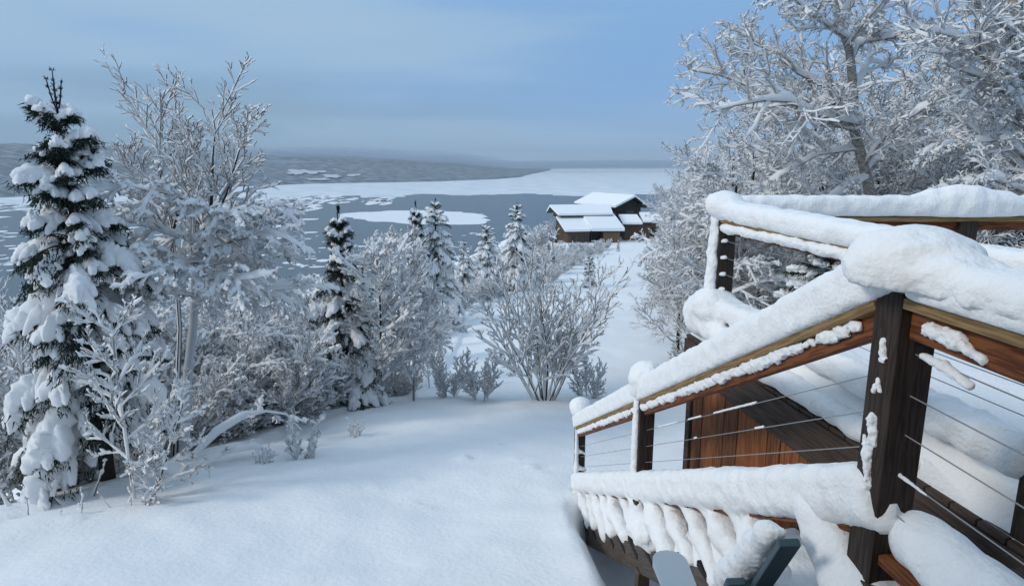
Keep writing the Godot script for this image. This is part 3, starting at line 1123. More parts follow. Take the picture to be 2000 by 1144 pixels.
func spruce(called: String, height: float, reach: float, whorls: int, load_: float, gap: float, spire: float, bare := 0.18) -> Node3D:
	var w := Buf.new()
	var s := Buf.new()
	var g := Buf.new()
	var tp := PackedVector3Array()
	var tr := PackedFloat32Array()
	for k in 9:
		var t := k / 8.0
		tp.append(Vector3(sin(t * 5.0) * 0.006 * height, -0.4 + (height * (1.0 - spire) + 0.4) * t, cos(t * 4.0) * 0.006 * height))
		tr.append(lerpf(height * 0.02, 0.010, t))
	tube(w, tp, tr, 7)
	for k in 70:
		var y := height * lerpf(gap + 0.05, 0.9, rng.randf())
		needles(g, Vector3(0, y, 0), Vector3(rng.randf_range(-1, 1), -0.8, rng.randf_range(-1, 1)), 0.10, 0.012, 14, 0.10 + 0.10 * (1.0 - y / height))
	for q in whorls:
		var t := pow(maxf(0.0, q + rng.randf_range(-0.4, 0.4)) / whorls, 0.9)
		t = clampf(gap + (1.0 - gap - spire) * t, 0.0, 0.985)
		var grow := 1.0 - t
		var arms := 6 if grow > 0.35 else (5 if grow > 0.15 else 4)
		var a0 := rng.randf() * TAU
		for k in arms:
			var a := a0 + TAU * k / arms + rng.randf_range(-0.45, 0.45)
			var out := Vector3(cos(a), 0, sin(a))
			var ln := reach * (0.10 + 0.98 * pow(grow, 0.92)) * rng.randf_range(0.55, 1.2)
			var n := 8
			var pts := PackedVector3Array()
			var rad := PackedFloat32Array()
			var p := Vector3(0, height * t + rng.randf_range(-0.06, 0.06) * reach, 0)
			var d := (out + UP * (lerpf(-0.25, 0.9, pow(t, 1.5)) + rng.randf_range(-0.2, 0.2))).normalized()
			for i in n:
				pts.append(p)
				rad.append(lerpf(0.005 + 0.012 * ln, 0.005, i / (n - 1.0)))
				d = (d + Vector3(rng.randf_range(-0.10, 0.10), -0.15 * load_ * minf(ln, 1.2) * (1.0 if t < 0.85 else 0.3), rng.randf_range(-0.10, 0.10))).normalized()
				p += d * ln / (n - 1)
			tube(w, pts, rad, 4)
			var ahead := (pts[n - 1] - pts[0]).normalized()
			var side := ahead.cross(UP).normalized()
			var snowy := rng.randf() > bare
			var fingers := int(3 + ln * 6.0)
			for f in fingers:
				var ft := lerpf(0.15, 1.0, (f + rng.randf()) / fingers)
				var at := pts[mini(int(ft * (n - 1)), n - 1)]
				var dir := (ahead + side * (1.0 if f % 2 == 0 else -1.0) * rng.randf_range(0.5, 1.3) - UP * rng.randf_range(0.1, 0.5)).normalized()
				var fl := (ln * (0.40 - 0.22 * ft) + 0.07) * rng.randf_range(0.7, 1.2)
				var fp := PackedVector3Array()
				for i in 5:
					var ti := i / 4.0
					fp.append(at + dir * fl * ti - UP * 0.35 * load_ * fl * ti * ti)
				tube(w, fp, PackedFloat32Array([0.006, 0.006, 0.005, 0.005, 0.004]), 3)
				for i in 5:
					needles(g, fp[i] - UP * (0.015 + 0.01 * ln), dir - UP * 0.5, 0.07 + 0.02 * ln, 0.009, 8, 0.03 + 0.035 * ln)
				if snowy and rng.randf() < 0.85:
					for i in 5:
						fp[i] += UP * 0.03
					blanket(s, fp, (0.030 + 0.045 * ln) * rng.randf_range(0.7, 1.4) * load_, (0.035 + 0.040 * ln) * load_ * rng.randf_range(0.7, 1.3), rng.randf() * 50.0)
			for i in range(1, n):
				needles(g, pts[i] - UP * (0.03 + 0.03 * ln), (pts[i] - pts[i - 1]).normalized() - UP * 0.7, 0.08 + 0.03 * ln, 0.010, 20, 0.04 + 0.06 * ln)
			if snowy:
				# two or three pillows, one behind the other
				var from := 1 if ln < 0.5 else rng.randi_range(1, 2)
				while from < n - 2:
					var upto := mini(n - 1, from + rng.randi_range(3, 5))
					var cut := PackedVector3Array()
					for i in 7:
						var ff := lerpf(from, upto, i / 6.0)
						var i0 := mini(int(ff), n - 2)
						cut.append(pts[i0].lerp(pts[i0 + 1], ff - i0) + UP * (0.02 + 0.02 * ln))
					if upto == n - 1:
						cut.append(pts[n - 1] + (pts[n - 1] - pts[n - 2]) * 0.35)
					blanket(s, cut, (0.040 + 0.070 * ln) * rng.randf_range(0.7, 1.3) * load_, (0.045 + 0.075 * ln) * load_ * rng.randf_range(0.7, 1.4), rng.randf() * 50.0)
					from = upto - (1 if rng.randf() < 0.6 else 0)
	# the bare leading shoots
	for k in 4:
		var a := k * 1.8 + 0.4
		var hi := spire * (1.0 if k == 0 else rng.randf_range(0.55, 0.8))
		var sway := 0.0 if k == 0 else 0.16 * spire * height
		var sp := PackedVector3Array([Vector3(0, height * (1.0 - spire) - 0.02, 0)])
		for i in range(1, 5):
			var ti := i / 4.0
			sp.append(Vector3(cos(a) * sway * pow(ti, 0.6), height * (1.0 - spire + hi * ti), sin(a) * sway * pow(ti, 0.6)))
		tube(w, sp, PackedFloat32Array([0.010, 0.009, 0.009, 0.008, 0.006]), 4)
		for i in 5:
			needles(g, sp[i], UP * 1.5, 0.045, 0.006, 14, 0.018)
	var o := Node3D.new()
	o.name = numbered(called)
	add_child(o)
	part("trunk", w.mesh(), "bark", o)
	part("needles", g.mesh(), "needles", o).set_meta("kind", "stuff")
	part("snow", s.mesh(), "twig_snow", o).set_meta("kind", "stuff")
	return o


func set_down(o: Node3D, x: float, z: float, label: String, category: String, group := "", turn := 0.0, size := 1.0) -> Node3D:
	o.position = Vector3(x, ground(x, z) - 0.05, z)
	o.rotation.y = turn
	o.scale = Vector3.ONE * size
	tag(o, label, category, group)
	return o


func put(o: Node3D, x: float, z: float, label: String, turn: float, size: float, group := "") -> Node3D:
	return copy(o, label, Vector3(x, ground(x, z) - 0.05, z), turn, Vector3.ONE * size, group)


func woods() -> void:
	# --- the big birch behind the deck, its limbs as they grow
	var w := Buf.new()
	var s := Buf.new()
	var P: Dictionary = BOUGHS.duplicate(true)
	P.kids = [6, 12, 8, 6]
	limb_path(w, s, PackedVector3Array([Vector3(7.1, -5.3, -12.1), Vector3(6.95, -3.0, -12.05), Vector3(6.75, -1.10, -12), Vector3(6.44, -0.17, -12), Vector3(6.16, 0.56, -12), Vector3(6.09, 1.18, -12), Vector3(5.95, 1.87, -12), Vector3(5.71, 2.38, -12), Vector3(5.45, 3.04, -12), Vector3(5.3, 4.0, -12.1)]), 5.0, 0.125, 0, P, 0.4)
	for l in [
		[0.056, [Vector3(6.23, 0.75, -12), Vector3(5.72, 0.98, -11.8), Vector3(5.45, 0.97, -11.7), Vector3(5.07, 0.78, -11.5), Vector3(4.91, 0.43, -11.4), Vector3(4.75, 0.1, -11.3)]],
		[0.062, [Vector3(6.26, 0.62, -12), Vector3(5.6, 0.70, -11.7), Vector3(5.02, 0.84, -11.4), Vector3(4.57, 0.96, -11.2), Vector3(4.10, 0.96, -11), Vector3(3.62, 0.87, -10.9), Vector3(3.21, 0.76, -10.8)]],
		[0.062, [Vector3(6.17, 0.72, -12), Vector3(5.54, 0.99, -12.4), Vector3(4.73, 1.24, -12.6), Vector3(4.29, 1.45, -12.8), Vector3(3.92, 1.58, -12.8), Vector3(3.43, 1.65, -12.8)]],
		[0.056, [Vector3(6.10, 1.09, -12), Vector3(5.65, 1.28, -12.1), Vector3(5.21, 1.54, -12.3), Vector3(4.79, 1.94, -12.5), Vector3(4.38, 2.14, -12.6), Vector3(4.24, 2.31, -12.7)]],
		[0.038, [Vector3(5.88, 2.08, -12), Vector3(5.32, 2.27, -11.7), Vector3(4.92, 2.43, -11.5), Vector3(4.5, 2.67, -11.3)]],
		[0.045, [Vector3(6.0, 1.75, -12), Vector3(6.13, 2.02, -12), Vector3(6.52, 2.05, -11.7), Vector3(6.75, 2.16, -11.5), Vector3(6.98, 2.14, -11.3)]],
		[0.038, [Vector3(6.44, -0.17, -12), Vector3(6.96, 0.39, -12.2), Vector3(7.62, 0.58, -12.4), Vector3(8.16, 1.05, -12.6)]],
		[0.038, [Vector3(6.3, 0.2, -12), Vector3(5.7, 0.1, -12.3), Vector3(5.1, -0.3, -12.5), Vector3(4.5, -0.8, -12.6)]],
		[0.038, [Vector3(6.5, -0.3, -12), Vector3(5.9, -0.5, -11.6), Vector3(5.2, -0.9, -11.3), Vector3(4.7, -1.1, -11.2)]],
		[0.042, [Vector3(5.8, 2.2, -12), Vector3(5.9, 2.7, -12.2), Vector3(6.2, 3.2, -12.3)]]]:
		limb_path(w, s, PackedVector3Array(l[1]), l[1][0].distance_to(l[1][-1]), l[0], 1, P)
	var o := grown("birch_tree", w, s, "birch_bark", "birch_bark")
	tag(o, "tall pale birch with a leaning trunk and long snowy limbs behind the back railing", "tree")
	# --- the tree at the right edge of the view
	w = Buf.new()
	s = Buf.new()
	limb_path(w, s, PackedVector3Array([Vector3(8.0, -4.4, -9.1), Vector3(7.65, -1.47, -9), Vector3(7.34, -0.47, -9), Vector3(7.02, 0.42, -9), Vector3(6.73, 1.27, -9), Vector3(6.55, 2.03, -9), Vector3(6.45, 3.2, -9)]), 4.0, 0.14, 0, P, 0.5)
	for l in [
		[0.062, [Vector3(7.21, -0.12, -9), Vector3(6.8, 0.55, -8.9), Vector3(6.44, 1.10, -8.8), Vector3(5.97, 1.32, -8.7), Vector3(5.49, 1.52, -8.6), Vector3(5.07, 1.59, -8.5)]],
		[0.038, [Vector3(6.83, 0.95, -9), Vector3(6.33, 1.60, -8.7), Vector3(5.94, 1.79, -8.6), Vector3(5.59, 1.95, -8.5)]],
		[0.038, [Vector3(6.96, 0.55, -9), Vector3(6.64, 1.37, -9.2), Vector3(6.41, 1.53, -9.3)]],
		[0.045, [Vector3(7.21, -0.12, -9), Vector3(6.66, 0.28, -9), Vector3(6.18, 0.22, -9), Vector3(5.70, 0.15, -9)]],
		[0.045, [Vector3(7.35, -0.54, -9), Vector3(6.82, -0.39, -8.8), Vector3(6.31, -0.25, -8.6), Vector3(5.9, -0.31, -8.5)]]]:
		limb_path(w, s, PackedVector3Array(l[1]), l[1][0].distance_to(l[1][-1]), l[0], 1, P)
	o = grown("birch_tree", w, s, "birch_bark", "birch_bark")
	tag(o, "birch at the far right whose thick snowy boughs reach in over the railing", "tree")

	# --- the pair of birches at the left, with white lower stems
	w = Buf.new()
	s = Buf.new()
	var R: Dictionary = RISING.duplicate(true)
	R.fade = [-1.9, 0.3]
	R.snow = [0.012, 0.030, 0.028, 0.020]
	R.least = 0.0046
	R.wobble = [0.05, 0.06, 0.07, 0.08]
	R.kids = [13, 7, 4]
	R.ratio = [0.27, 0.48, 0.5]
	R.lift = [0.2, 0.35, 0.15, 0.0]
	R.angle = [0.75, 0.6, 0.6]
	R.first = [0.3, 0.1, 0.12]
	limb_path(w, s, PackedVector3Array([Vector3(-5.25, -4.9, -9.5), Vector3(-4.99, -3.19, -9.5), Vector3(-4.84, -2.47, -9.5), Vector3(-4.73, -1.68, -9.5), Vector3(-4.53, -1.17, -9.5), Vector3(-4.44, -0.95, -9.5), Vector3(-4.36, -0.4, -9.5), Vector3(-4.31, 0.05, -9.5), Vector3(-4.24, 0.42, -9.5), Vector3(-4.26, 0.70, -9.5)]), 5.2, 0.060, 0, R, 0.12)
	limb_path(w, s, PackedVector3Array([Vector3(-4.44, -0.95, -9.5), Vector3(-4.25, -0.72, -9.4), Vector3(-4.08, -0.49, -9.3), Vector3(-3.86, -0.04, -9.2), Vector3(-3.69, 0.29, -9.1), Vector3(-3.56, 0.53, -9.1)]), 2.4, 0.034, 0, R, 0.2)
	limb_path(w, s, PackedVector3Array([Vector3(-4.78, -1.7, -9.6), Vector3(-4.71, -0.7, -9.6), Vector3(-4.69, -0.13, -9.6), Vector3(-4.69, 0.38, -9.6)]), 2.4, 0.032, 0, R, 0.2)
	var D: Dictionary = DROOPING.duplicate(true)
	for k in 15:
		var a := k * 2.4
		limb(w, s, Vector3(-4.80 + 0.025 * k, -2.1 + 0.10 * k, -9.5), (Vector3(cos(a) + 0.25, 0.35, sin(a))).normalized(), rng.randf_range(1.0, 1.8), 0.02, 1, D)
	o = grown("birch_tree", w, s, "twig_bark")
	var stem := Buf.new()
	tube(stem, PackedVector3Array([Vector3(-5.25, -4.9, -9.5), Vector3(-4.99, -3.19, -9.5), Vector3(-4.84, -2.47, -9.5), Vector3(-4.73, -1.68, -9.5), Vector3(-4.53, -1.17, -9.5)]), PackedFloat32Array([0.075, 0.068, 0.060, 0.050, 0.040]), 9)
	part("frosted_stem", stem.mesh(), "frosted_bark", o)
	tag(o, "forked birch with a frost-white stem and drooping lower boughs right of the big spruce", "tree")
	w = Buf.new()
	s = Buf.new()
	limb_path(w, s, PackedVector3Array([Vector3(-5.64, -4.92, -10), Vector3(-5.31, -2.63, -10), Vector3(-5.26, -1.03, -10), Vector3(-5.36, -0.15, -10), Vector3(-5.37, 0.30, -10), Vector3(-5.32, 0.80, -10)]), 5.0, 0.05, 0, R, 0.12)
	limb_path(w, s, PackedVector3Array([Vector3(-5.3, -1.5, -10), Vector3(-5.5, -0.8, -10), Vector3(-5.75, -0.3, -10), Vector3(-5.85, 0.1, -10)]), 2.2, 0.03, 0, R, 0.2)
	limb_path(w, s, PackedVector3Array([Vector3(-5.3, -1.2, -10), Vector3(-5.05, -0.5, -10), Vector3(-4.95, -0.1, -10), Vector3(-4.9, 0.3, -10)]), 2.2, 0.03, 0, R, 0.2)
	o = grown("birch_tree", w, s, "bark")
	tag(o, "slender bare birch with upright twigs between the big spruce and the forked birch", "tree")

	# --- spruces
	var big := spruce("spruce_tree", 5.5, 1.32, 16, 1.1, 0.22, 0.085, 0.20)
	set_down(big, -5.50, -8.1, "tallest spruce at the left edge, thick pillows of snow on dark boughs", "spruce")
	big.position.y = -4.45
	var mid := spruce("spruce_tree", 5.0, 1.25, 17, 1.12, 0.03, 0.03, 0.06)
	set_down(mid, -3.75, -14.0, "dark spruce with snow clumps standing in the middle of the thicket", "spruce")
	mid.position.y = -5.95
	var far_spruce := spruce("spruce_tree", 9.0, 2.7, 20, 1.05, 0.03, 0.02, 0.03)
	set_down(far_spruce, -4.0, -34.0, "broad tall spruce, the larger of the close pair before the white ice tongue", "spruce")
	# x, z, top of the tree as height above the viewer's level, width factor
	for k in [
		[-4.9, -33.0, -2.05, 0.8, 1, "slim spruce, the narrower left one of the close pair before the ice tongue"],
		[-3.3, -44.0, -5.4, 1.0, 2, "small spruce between the close pair and the spruces by the house"],
		[-1.9, -48.0, -4.6, 1.25, 2, "bushy snow-packed spruce in the middle of the row towards the house"],
		[0.4, -52.0, -3.3, 1.0, 2, "pointed spruce at the right end of the row before the lake"],
		[6.6, -54.0, -7.7, 1.2, 1, "little spruce on the edge of the open snow below the house"],
		[3.9, -60.0, -8.6, 1.0, 1, "small spruce among the shrubs left of the open snow"],
		[0.5, -41.0, -8.9, 1.1, 1, "young spruce half hidden behind the spreading bush"],
		[4.3, -75.0, -9.4, 0.9, 1, "tiny spruce under the balcony of the long house"],
		[15.2, -92.0, -11.1, 0.9, 1, "tiny spruce in front of the tan wall of the long house"],
		[-5.3, -22.0, -3.2, 1.0, 0, "frosted spruce close behind the dark middle spruce"]]:
		var src: Node3D = [mid, mid, far_spruce][k[4]]
		var y := ground(k[0], k[1]) - 0.1
		var tall: float = (9.0 if k[4] == 2 else 5.0)
		var sc: float = (k[2] - y) / tall
		copy(src, k[5], Vector3(k[0], y, k[1]), rng.randf() * TAU, Vector3(sc * k[3], sc, sc * k[3]))
	far_spruce.scale = Vector3.ONE * ((-1.95 - far_spruce.position.y) / 9.0)
	var sp := copy(mid, "snow-smothered young spruce seen through the cables of the side railing", Vector3(4.3, -3.6, -8.6), 1.0, Vector3(1.0, 0.58, 1.0))

	# --- dense wood on the right
	var d1 := bare_tree("bare_tree", 7.0, 0.11, DENSE, "bark", Vector3(-0.1, 0, 0.05))
	var d2 := bare_tree("bare_tree", 6.4, 0.10, DENSE, "bark", Vector3(0.08, 0, 0.1))
	var d3 := bare_tree("bare_tree", 6.8, 0.10, DROOPING, "bark", Vector3(-0.15, 0, 0.0))
	var wood_label := "bare snow-laden tree in the dense white wood close behind the deck"
	var wood_group := "trees of the wood on the right"
	set_down(d1, 6.0, -16.5, wood_label, "tree", wood_group, 0.4, 0.9)
	set_down(d2, 8.4, -15.0, wood_label, "tree", wood_group, 2.0, 1.0)
	set_down(d3, 4.6, -14.2, wood_label, "tree", wood_group, 4.0, 0.8)
	var srcs := [d1, d2, d3]
	for k in [
		[5.2, -17.0, 0.72], [6.4, -19.5, 0.85], [7.7, -22.5, 0.95], [6.7, -15.0, 0.8], [9.1, -27.0, 1.05], [11.0, -33.0, 1.1], [12.0, -38.5, 1.15], [14.6, -47.0, 1.25], [16.8, -55.0, 1.3], [17.4, -62.0, 1.3], [19.0, -68.0, 1.4], [20.6, -77.0, 1.3], [23.0, -76.0, 1.5], [23.6, -86.0, 1.25],
		[9.9, -12.5, 0.9], [11.0, -15.5, 1.05], [12.8, -13.5, 1.0], [7.4, -19.5, 1.0], [10.2, -19.0, 1.1], [13.5, -18.5, 1.15], [16.0, -16.5, 1.2],
		[8.4, -23.5, 1.0], [11.5, -24.0, 1.15], [15.5, -23.0, 1.25], [19.5, -21.0, 1.3], [10.6, -29.0, 1.05], [14.2, -29.5, 1.2], [18.5, -28.5, 1.35], [23.5, -27.0, 1.4],
		[12.6, -35.0, 1.05], [16.0, -36.0, 1.25], [21.0, -35.0, 1.4], [27.0, -34.0, 1.5], [14.6, -42.0, 1.05], [18.8, -43.0, 1.3], [24.5, -43.0, 1.5],
		[18.2, -51.0, 1.1], [22.5, -52.0, 1.35], [28.5, -52.0, 1.5], [21.4, -61.0, 1.15], [26.0, -62.0, 1.4], [32.0, -62.0, 1.5], [24.4, -72.0, 1.2], [29.5, -74.0, 1.45],
		[27.5, -84.0, 1.2], [33.5, -86.0, 1.5], [29.0, -96.0, 1.1], [34.0, -99.0, 1.4], [26.4, -99.0, 0.9], [28.5, -104.0, 1.1], [25.2, -92.0, 0.8], [25.0, -84.0, 0.9], [29.5, -108.0, 1.4], [6.8, -13.2, 0.62], [9.0, -10.8, 0.8], [11.6, -11.0, 1.15], [14.5, -11.5, 1.2], [8.6, -13.4, 1.0], [10.6, -13.8, 1.25], [12.4, -16.6, 1.3], [9.6, -16.8, 1.2], [5.6, -20.5, 0.6], [7.3, -26.5, 0.62], [9.5, -33.0, 0.7]]:
		var lab := wood_label
		var grp := wood_group
		if k[1] < -66.0:
			lab = "bare snow-laden tree in the far part of the wood, close to the houses"
			grp = "trees of the wood beside the houses"
		elif k[1] < -28.0:
			lab = "bare snow-laden tree in the white wood along the right edge of the meadow"
			grp = "trees of the wood along the meadow"
		put(srcs[rng.randi() % 3], k[0] + rng.randf_range(-0.4, 0.4), k[1], lab, rng.randf() * TAU, k[2] * rng.randf_range(0.92, 1.08), grp)
	# bare dark trunks standing at the edge of the meadow
	for k in [[7.6, -28.5, 3.2, 0.06, "dark bare trunk standing alone at the right edge of the meadow"], [5.0, -16.2, 3.0, 0.09, "thick dark trunk with snow patches left of the corner post"]]:
		w = Buf.new()
		s = Buf.new()
		var Q: Dictionary = RISING.duplicate(true)
		Q.kids = [5, 4, 3]
		Q.snow = [0.0, 0.02, 0.02, 0.015]
		limb(w, s, Vector3(0, -0.4, 0), Vector3(0.05, 1, 0), k[2], k[3], 0, Q)
		o = grown("dead_tree", w, s, "bark")
		set_down(o, k[0], k[1], k[4], "tree")

	# --- left thicket: saplings and shrubs under the trees
	var b1 := bush("frosted_shrub", 9, 2.0, 0.8, 0.016, BUSH)
	var b2 := bush("frosted_shrub", 11, 1.7, 1.1, 0.014, BUSH)
	var S: Dictionary = RISING.duplicate(true)
	S.fade = [1.6, 4.6]
	var r1 := bare_tree("sapling", 4.2, 0.035, S, "twig_bark", Vector3(0.05, 0, 0.05))
	var r2 := bare_tree("sapling", 4.6, 0.04, DROOPING, "twig_bark", Vector3(-0.05, 0, 0.05))
	var W: Dictionary = RISING.duplicate(true)
	W.kids = [19, 11, 6]
	W.angle = [0.95, 0.65, 0.6]
	W.ratio = [0.40, 0.46, 0.5]
	W.snow = [0.014, 0.040, 0.034, 0.024]
	var white := bare_tree("sapling", 4.0, 0.045, W, "twig_bark", Vector3(0.03, 0, 0.05))
	set_down(white, -2.95, -13.9, "broad young birch thick with snow, right beside the dark middle spruce", "sapling", "", 0.0, 1.0)
	set_down(r1, -2.35, -14.6, "tall bare sapling with fanned snowy twigs right of the middle spruce", "sapling", "", 0.3, 0.92)
	set_down(r2, -3.0, -15.6, "bowed sapling just behind the fanned one beside the middle spruce", "sapling", "", 0.3, 0.95)
	set_down(b1, -4.4, -11.6, "snowy shrub at the foot of the forked birch", "shrub", "", 0.0, 0.9)
	set_down(b2, -4.9, -12.6, "wide frosted shrub behind the forked birch", "shrub", "", 0.0, 1.0)
	# [x, z, how high the top reaches relative to the viewer, which kind]
	var th := "frosted shrub in the white thicket on the slope beyond the brow"
	var tg := "shrubs of the thicket on the left slope"
	for k in [[-5.6, -10.5, -3.3, 0], [-6.3, -9.2, -3.2, 1], [-4.0, -13.4, -3.9, 0], [-4.7, -13.9, -3.7, 1], [-5.6, -12.8, -3.4, 0], [-6.6, -11.6, -3.0, 1], [-7.6, -10.2, -2.6, 0], [-3.1, -15.9, -4.9, 1], [-5.3, -15.6, -3.7, 0], [-6.8, -14.5, -3.2, 1], [-8.4, -13.0, -2.8, 0], [-4.3, -17.0, -4.4, 1], [-7.0, -8.4, -2.8, 1], [-5.2, -11.2, -3.4, 1], [-4.3, -12.2, -4.0, 1]]:
		var y := ground(k[0], k[1]) - 0.1
		copy([b1, b2][k[3]], th, Vector3(k[0], y, k[1]), rng.randf() * TAU, Vector3.ONE * clampf((k[2] - y) / 2.2, 0.5, 2.2), tg)
	th = "snow-laden sapling in the white thicket left of the middle spruce"
	tg = "saplings of the thicket on the left slope"
	for k in [[-5.0, -11.4, -2.3, 1], [-4.6, -12.4, -2.7, 1], [-5.8, -14.0, -2.6, 1], [-6.4, -13.0, -2.3, 0], [-4.9, -15.6, -2.9, 1], [-7.4, -12.6, -2.0, 1], [-8.6, -11.0, -1.6, 0], [-7.2, -15.8, -2.7, 1], [-5.8, -17.6, -3.1, 1], [-9.5, -14.0, -2.2, 1], [-6.4, -20.0, -3.4, 0], [-8.6, -18.6, -3.0, 1], [-11.0, -17.0, -2.5, 1], [-12.5, -14.0, -2.0, 0], [-10.5, -22.0, -3.4, 1], [-7.6, -24.0, -4.2, 1], [-13.6, -20.0, -2.9, 0], [-16.0, -17.0, -2.4, 1], [-9.0, -30.0, -5.0, 1], [-13.0, -28.0, -4.3, 0], [-17.0, -25.0, -3.6, 1], [-21.0, -22.0, -3.2, 1], [-6.0, -28.0, -5.2, 0]]:
		var y := ground(k[0], k[1]) - 0.1
		copy([r1, r2][k[3]], th, Vector3(k[0], y, k[1]), rng.randf() * TAU, Vector3.ONE * clampf((k[2] - y) / 4.6, 0.4, 3.0), tg)
	for k in [
		[-2.5, -15.6, -4.3, 0, "low sapling leaning at the right end of the brow thicket"],
		[-2.35, -17.5, -4.2, 0, "thin upright sapling with a dark stem right of the fanned one"],
		[-3.2, -19.0, -3.6, 1, "arched sapling between the middle spruce and the open snow"],
		[-3.4, -23.0, -4.3, 1, "bowed sapling far behind the middle spruce"],
		[-3.2, -27.0, -5.6, 0, "sapling standing before the close pair of spruces"]]:
		var y := ground(k[0], k[1]) - 0.1
		copy([r1, r2][k[3]], k[4], Vector3(k[0], y, k[1]), rng.randf() * TAU, Vector3.ONE * ((k[2] - y) / 4.5))
	th = "snowy shrub in the belt along the left edge of the meadow"
	tg = "shrubs along the meadow edge"
	for k in [[-3.6, -30.0, 0.8], [-3.6, -36.0, 1.0], [-3.0, -41.0, 0.9], [-1.6, -46.0, 1.0], [-0.9, -52.0, 1.1], [0.2, -57.0, 1.1], [1.2, -62.0, 1.2], [2.2, -66.0, 1.2], [3.4, -70.0, 1.2], [4.6, -75.0, 1.2], [6.0, -79.0, 1.3], [7.2, -83.0, 1.0], [8.4, -86.0, 0.9], [9.6, -89.0, 0.8], [11.0, -91.0, 0.8], [12.6, -93.0, 0.75], [5.0, -66.0, 0.9], [6.2, -70.0, 0.9], [7.6, -75.0, 0.9], [2.2, -54.0, 0.8], [3.6, -58.0, 0.9], [13.8, -95.0, 0.8], [-4.4, -40.0, 1.3], [-3.0, -47.0, 1.4], [-2.4, -55.0, 1.5], [-0.6, -64.0, 1.6], [1.2, -74.0, 1.8], [3.2, -85.0, 2.0], [3.4, -99.0, 1.0], [2.0, -104.0, 1.3], [10.2, -84.0, 0.8], [12.0, -88.0, 0.7], [4.2, -80.0, 1.1], [5.6, -90.0, 0.9]]:
		put([b1, b2][rng.randi() % 2], k[0], k[1], th, rng.randf() * TAU, k[2], tg)
	th = "frosted birch on the slope below the row of spruces"
	tg = "birches on the slope towards the lake"
	for k in [[-6.0, -38.0, -6.4], [-5.0, -46.0, -7.2], [-4.0, -58.0, -7.6], [-2.5, -70.0, -8.0], [0.0, -84.0, -8.6], [1.6, -98.0, -9.8], [6.4, -112.0, -10.2], [-8.0, -50.0, -7.8], [7.6, -118.0, -10.6]]:
		var y := ground(k[0], k[1]) - 0.1
		copy([r1, r2][rng.randi() % 2], th, Vector3(k[0], y, k[1]), rng.randf() * TAU, Vector3.ONE * clampf((k[2] - y) / 4.5, 0.5, 3.5), tg)
	# --- the spreading bush on the brow before the meadow
	var B: Dictionary = BUSH.duplicate(true)
	B.fade = [0.6, 3.2]
	B.kids = [8, 5, 3]
	B.least = 0.0065
	B.angle = [0.5, 0.6, 0.65]
	B.snow = [0.024, 0.028, 0.024, 0.016]
	var bb := bush("spreading_bush", 13, 3.25, 0.62, 0.034, B, "twig_bark")
	set_down(bb, 0.78, -14.6, "wide many-stemmed bare bush on the brow in front of the meadow", "bush")
	# --- near growth at the edge of the foreground snow
	var T: Dictionary = BUSH.duplicate(true)
	T.snow = [0.014, 0.024, 0.020, 0.014]
	T.least = 0.004
	T.kids = [13, 8, 5]
	T.angle = [0.95, 0.7, 0.6]
	T.ratio = [0.36, 0.45, 0.5]
	T.wobble = [0.04, 0.10, 0.14, 0.16]
	w = Buf.new()
	s = Buf.new()
	for st in [[Vector3(0, -0.3, 0), Vector3(0.03, 1, 0.02), 2.6, 0.030], [Vector3(0.05, -0.3, 0.05), Vector3(0.52, 1, 0), 1.75, 0.022]]:
		limb(w, s, st[0], st[1].normalized(), st[2], st[3], 0, T)
	o = grown("young_tree", w, s, "twig_bark")
	set_down(o, -4.62, -7.25, "young bare tree heavy with snow in front of the big spruce", "tree")
	var F: Dictionary = BUSH.duplicate(true)
	F.levels = 2
	F.seg = [6, 4, 3, 3]
	F.kids = [5, 2, 1]
	F.least = 0.003
	F.snow = [0.052, 0.050, 0.044, 0.036]
	F.ratio = [0.36, 0.40, 0.5]
	var fr := bush("frosted_twigs", 6, 0.85, 0.5, 0.010, F)
	set_down(fr, -3.3, -9.45, "clump of thickly frosted white twigs standing alone on the foreground snow", "shrub")
	var WS: Dictionary = BUSH.duplicate(true)
	WS.snow = [0.014, 0.022, 0.020, 0.015]
	WS.kids = [8, 6, 3]
	WS.least = 0.0035
	WS.lift = [0.3, 0.5, 0.35, 0.1]
	var ws := bush("white_shrub", 7, 1.25, 0.5, 0.010, WS)
	set_down(ws, -0.75, -14.9, "small white-frosted shrub left of the spreading bush", "shrub", "", 0.3, 0.9)
	put(ws, -1.55, -15.6, "feathery white shrub between the saplings and the spreading bush", 1.9, 0.9)
	put(ws, 1.9, -15.3, "low white shrub at the right foot of the spreading bush", 3.1, 0.8)
	put(ws, 5.2, -17.6, "straggling white shrub on the snow left of the corner post", 4.4, 1.1)
	put(fr, -3.75, -9.0, "tiny frosted sprig in the snow left of the white twig clump", 1.0, 0.42)
	var G: Dictionary = F.duplicate(true)
	G.kids = [1, 1, 0]
	G.snow = [0.030, 0.026, 0.02, 0.02]
	var st0 := bush("snowy_sticks", 3, 0.45, 0.6, 0.014, G)
	set_down(st0, -5.05, -6.75, "short snowy sticks at the lower left, beside the snow lump", "twigs", "", 2.0, 0.8)
	put(st0, -4.55, -6.95, "forked snowy stub in the snow below the young tree", 4.0, 0.9)
	put(st0, -5.5, -7.4, "thin bent twigs under the lowest bough of the big spruce", 0.6, 1.5)
	put(st0, -5.75, -7.0, "bent stems at the left edge under the big spruce", 3.6, 1.3)
	put(st0, -4.2, -8.0, "two snowy stubs between the young tree and the fallen branch", 5.2, 1.0)
	put(fr, -2.75, -10.6, "flattened twigs poking out of the snow right of the white twig clump", 2.6, 0.5)
	# the fallen branch arching over the snow
	var FB: Dictionary = DROOPING.duplicate(true)
	FB.kids = [4, 6, 3, 2]
	FB.lift = [0.0, -0.1, -0.1, 0.0, 0.0]
	w = Buf.new()
	s = Buf.new()
